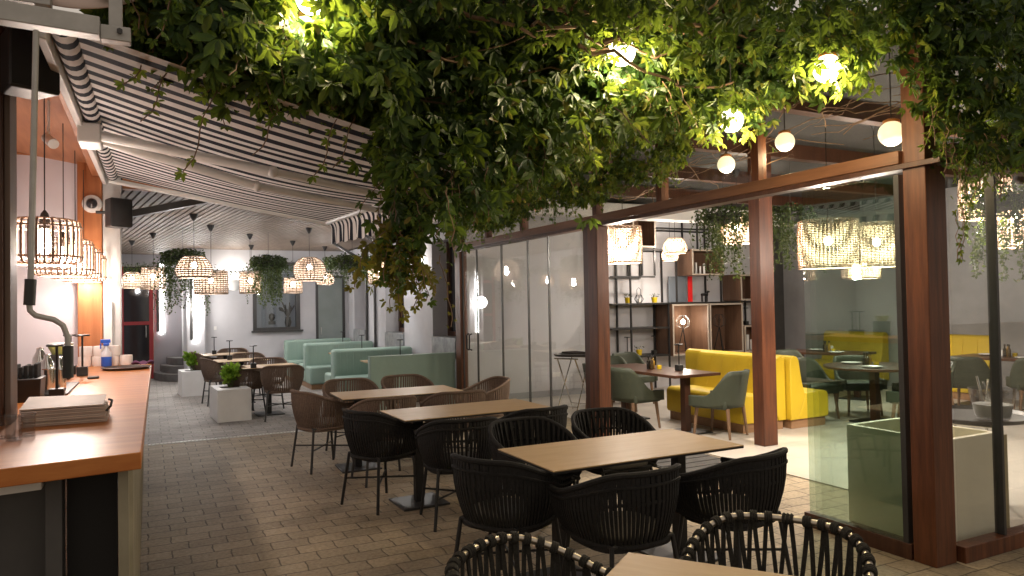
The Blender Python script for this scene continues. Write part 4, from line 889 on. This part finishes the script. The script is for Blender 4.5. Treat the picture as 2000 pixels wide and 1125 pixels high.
# front chairs: silver tube wrapped and criss-crossed with flat dark rope
def cross_chair(label, loc, rz):
    t = local('rope_armchair', label, 'chair', loc, rz, 'criss-cross rope armchairs'); chair_base(t, IRON)
    MB().tube([rail_pt(-1+2*i/60, .80, .68) for i in range(61)], .013, 10).build('top_rail', mat('brushed_tube', (.45, .40, .33), .3, 1), t)
    q = MB(); N = 27
    for i in range(N):
        u = -.96+1.92*i/(N-1)
        for s in (-1, 1):
            a, b_ = rail_pt(u+s*.006, .80, .68), ring_pt(max(-1, min(1, u+s*.052)))
            nrm = Vector((a.x, a.y, 0)).normalized(); wd = Vector((-nrm.y, nrm.x, 0))
            q.strip([a.lerp(b_, k/6)+nrm*(.016+.016*sin(pi*k/6)+.004*s) for k in range(7)], lambda z: .017-.002*z, .007, wd)
        c0 = rail_pt(u, .80, .68); c1 = rail_pt(u+.03, .80, .68)      # wrap round the tube
        for k in (-1, 0, 1):
            c_ = rail_pt(u+.011*k, .80, .68); tg = (c1-c0).normalized(); x_ = tg.orthogonal().normalized(); y_ = tg.cross(x_)
            q.tube([c_+(x_*cos(2*pi*j/12)+y_*sin(2*pi*j/12))*.0175 for j in range(12)], .0062, 5, True)
    q.build('rope_back', ROPEDK, t, ang=60)
    MB().tube([ring_pt(-1+2*i/40) for i in range(41)], .016, 7).build('lower_rail', ROPEDK, t)
    seat = [(.24*math.copysign(abs(cos(2*pi*k/28))**.6, cos(2*pi*k/28)), .22*math.copysign(abs(sin(2*pi*k/28))**.6, sin(2*pi*k/28))) for k in range(28)]
    MB().prism(seat, lambda a, b_, z: (a, b_, .40+.025*z)).build('seat', ROPEDK, t)
    MB().prism([(a*.95, b_*.95) for a, b_ in seat], lambda a, b_, z: (a, b_, .427+.05*z)).build('cushion', CUSH, t, bev=.018)
cross_chair('criss-cross rope armchair at the bottom edge, left of the front table corner', (1.16, 2.10, 0), -2.5)
cross_chair('criss-cross rope armchair at the bottom edge, right of the front table corner', (1.98, 1.9, 0), 2.15)

# ------------------------------------------------------------------ bistro tables
def bistro(label, x, y, w, L, rz, single=False, group='pale topped bistro tables', z=0):
    t = local('bistro_table', label, 'table', (x, y, z), rz, group)
    top = MB().bx(-w/2, w/2, -L/2, L/2, .743, .75).build('tabletop', LAMINATE, t, bev=.0015)
    MB().bx(-w/2+.001, w/2-.001, -L/2+.001, L/2-.001, .731, .7425).build('core_edge', BLACKM, top, smooth=False)
    for a in ((0,) if single else (-w*.33, w*.33)):
        MB().bx(a-.035, a+.035, -.035, .035, .018, .73).build('column', BLACKM, t, bev=.004)
        MB().bx(a-.2, a+.2, -.2, .2, 0, .017).build('foot_plate', IRON, t, bev=.003)
        MB().bx(a-.15, a+.15, -.03, .03, .705, .73).build('bracket', BLACKM, t, smooth=False)
    return t
bistro('pale topped table with black chairs, largest one fully in view', 2.63, 3.755, 1.37, .70, 0)
bistro('pale topped table with black chairs, second from the front', 2.46, 5.83, 1.34, .66, .02)
bistro('pale topped table with taupe chairs, third from the front', 2.33, 7.38, 1.27, .66, -.03)
ca, sa = .6, -.8
bistro('pale topped table cut by the bottom edge of the picture', 1.56-.83*.35+.6*.685, 2.16-.55*.35-.8*.685, 1.37, .70, math.atan2(-.8, .6))
bistro('pale topped back table nearest the planter, with black lamp', 1.66, 11.8, .85, .7, .05, True, 'pale topped back tables', .004)
bistro('pale topped back table in the middle of the three, with black lamp', 1.44, 13.5, .85, .7, .05, True, 'pale topped back tables', .004)
bistro('pale topped back table farthest by the lit pier, with black lamp', 1.35, 15.45, .85, .7, .05, True, 'pale topped back tables', .004)
dup(T0, (1.40, 11.5, .755), 0, 'black lamp on the nearest of the back tables'); dup(T0, (1.26, 13.6, .755), 0, 'black lamp on the middle of the back tables'); dup(T0, (1.15, 15.5, .755), 0, 'black lamp on the farthest of the back tables')

# ------------------------------------------------------------------ planters
R2 = random.Random(3)
def planter(label, plabel, x0, x1, y0, y1, h, rz):
    xc, yc = (x0+x1)/2, (y0+y1)/2
    t = local('planter', label, 'planter', (xc, yc, .004), rz, 'white cube planters'); w, L = (x1-x0)/2, (y1-y0)/2
    MB().bx(-w, w, -L, L, 0, h-.02).build('box', WHITEM, t, bev=.004)
    MB().bx(-w, w, -L, -.15, h-.019, h).bx(-w, w, .15, L, h-.019, h).bx(-w, -.14, -.15, .15, h-.019, h).bx(.14, w, -.15, .15, h-.019, h).build('lid', WHITEM, t, bev=.002)
    MB().bx(-.139, .139, -.149, .149, h-.018, h-.008).build('soil', SOIL, t, smooth=False)
    p = local('leafy_plant', plabel, 'plant', (xc, yc, .004+h-.008), rz, 'lime green plants in the planters')
    s, f = MB(), MB()
    for k in range(16):
        a = R2.random()*6.28; r_ = R2.uniform(.03, .13); hh = R2.uniform(.16, .32); tip = Vector((r_*cos(a), r_*sin(a), hh))
        s.tube([(r_*.3*cos(a), r_*.3*sin(a), 0), (r_*.6*cos(a), r_*.6*sin(a), hh*.5), tip], .005, 5)
        for q in range(26):
            u = R2.uniform(.35, 1.05); leaf1(f, Vector((r_*.6*cos(a), r_*.6*sin(a), hh*.4)).lerp(tip, u)+Vector((R2.gauss(0, .012), R2.gauss(0, .012), R2.gauss(0, .012))), R2.uniform(.06, .11), R2, .5)
    s.build('stem', TENDRIL, p); f.build('foliage', LIME, p, smooth=False)
planter('white cube planter nearer the camera', 'lime green plant in the nearer white planter', .85, 1.32, 11.3, 12.1, .47, .06)
planter('white cube planter farther back by the steps', 'lime green plant in the farther white planter', .52, .98, 15.0, 15.7, .47, .06)

# ------------------------------------------------------------------ climbers
RV = random.Random(11)
def palmate(m_, p, s, R, droop=.9):     # creeper leaf: five leaflets on one stalk
    d0 = Vector((R.gauss(0, .7), R.gauss(0, .7)-.25, -droop+R.gauss(0, .35))).normalized()
    nrm = Vector((R.gauss(0, .5), -1+R.gauss(0, .5), .35+R.gauss(0, .4))); nrm = (nrm-d0*nrm.dot(d0)).normalized(); sd = d0.cross(nrm)
    for a, q in ((0, 1), (.75, .86), (-.75, .86), (1.5, .6), (-1.5, .6)):
        a += R.gauss(0, .1); d_ = (d0*cos(a)+sd*sin(a)+nrm*R.gauss(-.12, .18)).normalized(); w_ = d_.cross(nrm).normalized(); L = s*q*R.uniform(.85, 1.1)
        b0 = p+d_*L*.08
        m_.add([b0, b0+d_*L*.3+w_*L*.19, b0+d_*L*.68+w_*L*.2, b0+d_*L-nrm*L*.12, b0+d_*L*.68-w_*L*.2, b0+d_*L*.3-w_*L*.19, b0+d_*L*.5-nrm*L*.09],
               [(0,1,6),(1,2,6),(2,3,6),(3,4,6),(4,5,6),(5,0,6)])
def interp(pts, x):
    if x <= pts[0][0]: return pts[0][1]
    for (a, b_), (c_, d_) in zip(pts, pts[1:]):
        if a <= x <= c_: return b_+(d_-b_)*(x-a)/(c_-a)
    return pts[-1][1]
def hang_strand(fol, stem, p, L, R, s=.07, n=14, sway=.1):
    q = Vector(p); path = [q.copy()]; dx_, dy_ = R.gauss(0, sway), R.gauss(0, sway)
    for k in range(n):
        q = q+Vector((dx_/n+R.gauss(0, .012), dy_/n+R.gauss(0, .012), -L/n)); path.append(q.copy())
        palmate(fol, q+Vector((R.gauss(0, .02), R.gauss(0, .02), 0)), s*R.uniform(.55, 1.1)*(1-.4*k/n), R)
    stem.tube(path, .0028, 4)
lampspots = [(.73, 3.62, 3.19), (2.58, 3.59, 3.18), (3.53, 2.89, 2.99), (3.32, 3.45, 2.80)]
def near_lamp(p, r_=.115): return any((p-Vector(q)).length < r_ for q in lampspots)
pv = thing('creeper', 'large creeper hanging from the pergola across the top of the picture', 'climbing plant', (2, 3.9, 2.6))
fol, stm, yng_lit = MB(), MB(), MB()
# lower outline of the hanging mass along x, then along the pergola depth
low = [(-.16, 3.0), (.0, 2.95), (.1, 2.88), (.25, 2.78), (.45, 2.74), (.65, 2.70), (.85, 2.74), (1.06, 2.74), (1.16, 2.5), (1.24, 2.12), (1.32, 1.98), (1.43, 2.05), (1.54, 2.2), (1.65, 2.16), (1.9, 2.3), (2.2, 2.46), (2.53, 2.64), (2.9, 2.8), (3.16, 2.84), (3.5, 2.98), (3.75, 3.05), (4.2, 3.1)]
def gap(x, z):   # thin patches where sky and awning show
    return sin(x*7.3+1.3)*sin(z*9.1+.4)+.6*sin(x*15.1+z*11.7)
cnt = 0
while cnt < 7600:
    x = RV.uniform(-.2, 4.2); zl = interp(low, x); top_ = 3.75
    z = zl+(top_-zl)*RV.random()**.85; y = 3.9+RV.gauss(0, .22)+ (.35*RV.random() if z > zl+.3 else 0)
    p = Vector((x, y, z+RV.gauss(0, .03)))
    if near_lamp(p) or (z < zl+.22 and gap(x, z) < (-.75 if x < 1.2 else -.2)) or (gap(x*.8+3, z*.9) < -1.35): continue
    palmate(fol, p, RV.uniform(.05, .125), RV); cnt += 1
for k in range(150):
    x = RV.uniform(-.15, 3.2); zl = interp(low, x); hang_strand(fol if RV.random() < .8 else yng_lit, stm, (x, 3.8+RV.gauss(0, .2), zl+.24), RV.uniform(.14, .38), RV, .085, 7)
for x, y, z, L in ((1.25, 3.95, 2.3, .5), (1.33, 3.9, 2.3, .62), (1.18, 4.0, 2.3, .5), (1.38, 4.05, 2.2, .36), (1.28, 4.0, 2.2, .42), (1.22, 3.85, 2.2, .46), (1.31, 4.02, 2.15, .42)): hang_strand(fol, stm, (x, y, z), L, RV, .085, 13, .06)
cnt = 0
while cnt < 1500:
    x = RV.uniform(-.14, 1.2); zl = interp(low, x); p = Vector((x, 3.72+RV.gauss(0, .14), zl+RV.uniform(0, .75)))
    if near_lamp(p): continue
    palmate(fol, p, RV.uniform(.075, .12), RV); cnt += 1
for x0, L in ((.12, .42), (.3, .55), (.05, .3), (.62, .38), (.92, .5), (1.02, .45)):   # thin bare runners in front of the awning
    p = [Vector((x0-.16*s*s+.02*sin(9*s), 3.8, interp(low, x0)+.1-L*s)) for s in [k/8 for k in range(9)]]; stm.tube(p, .003, 4)
    for q in p[4:]:
        if RV.random() < .6: palmate(yng_lit, q, .05, RV)
for k in range(40):
    x = RV.uniform(1.5, 4.0); p = Vector((x, 3.9+RV.gauss(0, .25), RV.uniform(2.95, 3.5))); path = [p.copy()]
    dv_ = Vector((RV.gauss(0, 1), RV.gauss(0, .5), RV.gauss(.1, .12))).normalized()
    for j in range(7): p = p+dv_*.11+Vector((RV.gauss(0, .03), RV.gauss(0, .03), RV.gauss(0, .03))); path.append(p.copy())
    stm.tube(path, RV.uniform(.004, .012), 5)
for k in range(9):      # thick woody runners carrying the leaves
    x = RV.uniform(1.4, 3.2); p = Vector((x, RV.uniform(3.3, 3.7), RV.uniform(2.95, 3.4))); path = [p.copy()]
    for j in range(9): p = p+Vector((.13, RV.gauss(0, .03), RV.gauss(.01, .03))); path.append(p.copy())
    stm.tube(path, lambda t_: .013-.007*t_, 6)
# leafy roof behind, catching the light of the globes
cnt = 0
while cnt < 2600:
    p = Vector((RV.uniform(-.1, 4.2), RV.uniform(3.9, 6.5), 3.15+.3*RV.random()))
    if near_lamp(p, .2): continue
    palmate(fol, p, RV.uniform(.06, .10), RV); cnt += 1
cnt = 0
while cnt < 1700:
    p = Vector((RV.uniform(1.2, 4.2), RV.uniform(2.5, 3.9), 3.12+.5*RV.random()))
    if near_lamp(p, .16): continue
    palmate(fol, p, RV.uniform(.06, .10), RV); cnt += 1
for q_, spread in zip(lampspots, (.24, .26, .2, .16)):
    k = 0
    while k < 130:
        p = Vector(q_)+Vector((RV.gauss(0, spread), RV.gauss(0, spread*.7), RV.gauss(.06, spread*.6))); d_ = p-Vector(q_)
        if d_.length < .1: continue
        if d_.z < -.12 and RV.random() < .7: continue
        palmate(yng_lit if RV.random() < .5 else fol, p, RV.uniform(.05, .09), RV); k += 1  # paler leaf colour mixed in to paint the lit patch round each globe
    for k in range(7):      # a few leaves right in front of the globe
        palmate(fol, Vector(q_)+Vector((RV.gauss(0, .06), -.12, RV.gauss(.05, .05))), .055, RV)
fol.build('foliage', VINE, pv, smooth=False); yng_lit.build('young_or_lit_foliage', VINEY, pv, smooth=False); stm.build('stem', STEM, pv)['kind'] = 'stuff'
ov = thing('creeper', 'yellowing creeper tail dangling lowest before the awning corner', 'climbing plant', (1.3, 4.0, 2.3))
fol, stm = MB(), MB()
for k in range(16): hang_strand(fol, stm, (1.27+RV.gauss(0, .06), 4.0+RV.gauss(0, .05), 2.08+RV.gauss(0, .05)), RV.uniform(.2, .42), RV, .085, 9, .08)
hang_strand(fol, stm, (1.52, 3.95, 1.95), .42, RV, .03, 10, .05)
fol.build('foliage', VINEO, ov, smooth=False); stm.build('stem', STEM, ov)['kind'] = 'stuff'
# creeper over the glass front
tv = thing('creeper', 'bright small leaved creeper hanging over the timber beam of the glass front', 'climbing plant', (4.05, 6.5, 2.6))
fol, stm, yng_lit = MB(), MB(), MB()
lowb = [(3.0, 2.98), (3.43, 2.98), (3.9, 3.12), (4.31, 3.2), (4.55, 3.08), (4.81, 2.9), (5.16, 2.76), (5.6, 2.8), (6.25, 2.68), (6.7, 2.74), (7.33, 2.78), (8.1, 2.64), (9.07, 2.7), (10.2, 2.85)]
cnt = 0
while cnt < 2700:
    y = RV.uniform(3.0, 9.9); zl = interp(lowb, y); z = zl+(3.55-zl)*RV.random()**1.15
    p = Vector((4.03+RV.gauss(0, .1)-.25*RV.random()*(z-zl), y, z))
    if near_lamp(p) or p.x > 4.22 or gap(y, z*1.3) < -.75: continue
    palmate(fol if RV.random() < .5 else yng_lit, p, RV.uniform(.045, .095), RV); cnt += 1  # share of pale leaves raised so their colour stands in for globe light
for k in range(110):
    y = RV.uniform(4.6, 9.8); hang_strand(yng_lit if RV.random() < .6 else fol, stm, (4.02+RV.gauss(0, .07), y, interp(lowb, y)+.2), RV.uniform(.15, .42), RV, .05, 8, .05)
for q in (6.25, 6.15, 6.3): palmate(yng_lit, Vector((4.0, q, 2.5)), .14, RV)
fol.build('foliage', VINE, tv, smooth=False); yng_lit.build('young_or_lit_foliage', VINEY, tv, smooth=False); stm.build('stem', TENDRIL, tv)['kind'] = 'stuff'
# creeper at the right corner
cv = thing('creeper', 'dark creeper spilling over the corner post at top right', 'climbing plant', (4.6, 2.6, 2.5))
fol, stm, yng_lit = MB(), MB(), MB()
lowc = [(3.7, 2.86), (3.92, 2.72), (4.05, 2.58), (4.2, 2.44), (4.36, 2.38), (4.5, 2.42), (5.04, 2.52), (7, 2.6)]
cnt = 0
while cnt < 3000:
    x = RV.uniform(3.75, 6.2); zl = interp(lowc, x); z = zl+(3.5-zl)*RV.random()**.9
    p = Vector((x, 2.55+RV.gauss(0, .14)-.1*(z-zl), z))
    if p.y > 2.74 or near_lamp(p, .25) or (z < zl+.25 and gap(x*1.5, z) < -.1): continue
    if x < 3.98 and z < 2.9 and RV.random() < .6: continue
    palmate(fol if RV.random() < .85 else yng_lit, p, RV.uniform(.05, .09), RV); cnt += 1
for k in range(46):
    x = RV.uniform(3.95, 5.4); hang_strand(fol if RV.random() < .7 else yng_lit, stm, (x, 2.58+RV.gauss(0, .06), interp(lowc, x)+.2), RV.uniform(.15, .4), RV, .06, 8, .05)
for x in (4.28, 4.33, 4.38): hang_strand(yng_lit, stm, (x, 2.62, 2.5), .62, RV, .055, 13, .06)
fol.build('foliage', VINE, cv, smooth=False); yng_lit.build('young_or_lit_foliage', VINEY, cv, smooth=False); stm.build('stem', STEM, cv)['kind'] = 'stuff'
# dry runners inside the transom
dv2 = thing('dry_runners', 'tangle of bare brown vine runners behind the transom glass', 'vine stems', (4.9, 4.5, 3.0))
m = MB()
for k in range(34):
    p = Vector((RV.uniform(4.42, 5.3), RV.uniform(3.0, 7.0), RV.uniform(2.85, 3.25))); path = [p.copy()]; d_ = Vector((RV.gauss(0, .5), RV.gauss(0, 1), RV.gauss(0, .12))).normalized()
    for j in range(9): p = p+d_*.12+Vector((RV.gauss(0, .02), RV.gauss(0, .02), RV.gauss(0, .02))); p.x = max(4.4, p.x); path.append(p.copy())
    m.tube(path, RV.uniform(.002, .006), 5)
m.build('runners', STEM, dv2)
# pergola timbers
pg = thing('pergola', 'dark timber pergola carrying the creeper overhead', 'pergola', (2, 4.5, 3.4))
for y in (3.95, 5.2, 6.4): MB().bx(-.2, 4.25, y-.04, y+.04, 3.42, 3.55).build('rafter', DARKTIMBER, pg, bev=.004)
for x in (.4, 1.4, 2.4, 3.4): MB().bx(x-.03, x+.03, 2.3, 6.6, 3.56, 3.64).build('batten', DARKTIMBER, pg, bev=.004)
# globe lamps
def globe(label, loc, r_, watts=P_GLOBE, ceil=3.42, gm=GLOBEM):
    t = local('globe_lamp', label, 'globe lamp', loc, 0, 'warm globe lamps among the creeper')
    MB().ball((0, 0, 0), r_, 12).build('globe', gm, t)
    MB().lathe([(r_*.62, r_*.86), (r_*.62, r_*1.05), (r_*.3, r_*1.2), (.01, r_*1.22)], (0,0,0), 18).build('cap', mat('amber_cap', (.5, .2, .05), .5), t)
    MB().tube([(0, 0, r_*1.2), (0, 0, ceil-loc[2])], .004, 5).build('cord', IRON, t)
    if watts: point('globe_light', (0, -.02, -r_-.03), watts, GLOBEC, t, .05)
globe('warm globe lamp at the top edge of the picture above the awning', lampspots[0], .075)
globe('warm globe lamp half wrapped in creeper at the top centre', lampspots[1], .085, P_GLOBE*1.3)
globe('warm globe lamp ringed by bright leaves at the top right', lampspots[2], .08)
globe('warm globe lamp below the leaves by the second transom post', lampspots[3], .075, P_GLOBE*.6)
globe('small yellowish globe imitating a reflection, lowest behind the transom glass', (4.47, 4.72, 2.83), .075, 5, 3.42, GLOBED)  # globes added behind the transom in place of reflections in its glass
globe('globe imitating a reflection in the middle behind the transom glass', (4.5, 4.1, 2.90), .075, 5, 3.42, GLOBED)
globe('globe imitating a reflection next to the corner post behind the transom glass', (4.52, 3.2, 2.77), .085, 6, 3.42, GLOBED)

# trailing ivy hung indoors and in the back seating
RI = random.Random(5)
def ivy(label, c_, rx, h, n, strands, ceil, leaf=.045, basket=True):
    t = thing('hanging_ivy', label, 'hanging plant', c_, 0, 'hanging ivy'); f, s = MB(), MB()
    for k in range(n):
        a = RI.random()*6.28; r_ = rx*sqrt(RI.random()); z = RI.uniform(-.12, .16)*(1.1-r_/rx*.5)
        leaf1(f, Vector(c_)+Vector((r_*cos(a), r_*sin(a), z)), RI.uniform(.7, 1.3)*leaf, RI, -.4)
    for k in range(strands):
        a = RI.random()*6.28; r_ = rx*RI.uniform(.3, 1.05); p = Vector(c_)+Vector((r_*cos(a), r_*sin(a), .02)); L = h*RI.uniform(.35, 1); path = [p.copy()]; N = int(L/.03)
        dx_, dy_ = RI.gauss(0, .002), RI.gauss(0, .002)
        for j in range(N):
            p = p+Vector((dx_+RI.gauss(0, .008), dy_+RI.gauss(0, .008), -.03)); path.append(p.copy())
            for q in range(2): leaf1(f, p+Vector((RI.gauss(0, .018), RI.gauss(0, .018), 0)), RI.uniform(.6, 1.2)*leaf, RI, -.6)
        s.tube(path, .0025, 4)
    f.build('foliage', IVY, t, smooth=False); s.build('stem', TENDRIL, t)
    if basket:
        MB().lathe([(.04, -.1), (rx*.45, -.07), (rx*.6, .03), (rx*.56, .03), (rx*.4, -.06)], c_, 18).build('basket', IRON, t)
        MB().tube([(c_[0], c_[1], c_[2]), (c_[0], c_[1], ceil)], .003, 4).build('cord', IRON, t)
ivy('hanging ivy left in the back seating, in front of the lit pier', (.5, 13.0, 2.5), .34, 1.0, 1500, 34, 3.0)
ivy('hanging ivy in the middle, in front of the back window', (1.9, 13.4, 2.45), .32, .85, 1500, 44, 3.0)
ivy('hanging ivy right, beside the white side wall', (3.2, 12.6, 2.42), .5, .42, 2000, 30, 3.0)
ivy('ivy hanging inside left of the timber column, over a lamp', (6.75, 7.2, 2.75), .38, .85, 900, 40, 3.5)
ivy('ivy hanging inside right of the timber column', (7.2, 6.5, 2.7), .28, .8, 600, 24, 3.5)
ivy('ivy hanging inside above the grey wall right of the corner post', (6.75, 3.75, 2.5), .3, .75, 600, 22, 3.5)
gl = thing('ivy_garland', 'ivy garland strung across the back seating between the pendants', 'garland', (1.7, 15, 2.4)); f, s = MB(), MB(); path = []
for k in range(61):
    u = k/60; p = Vector((-.6+4.7*u, 15.2, 2.42+.05*sin(u*12))); path.append(p)
    for q in range(30): leaf1(f, p+Vector((RI.gauss(0, .04), RI.gauss(0, .05), RI.gauss(-.02, .05))), RI.uniform(.03, .05), RI, -.3)
s.tube(path, .004, 4); f.build('foliage', IVY, gl, smooth=False); s.build('wire', IRON, gl)
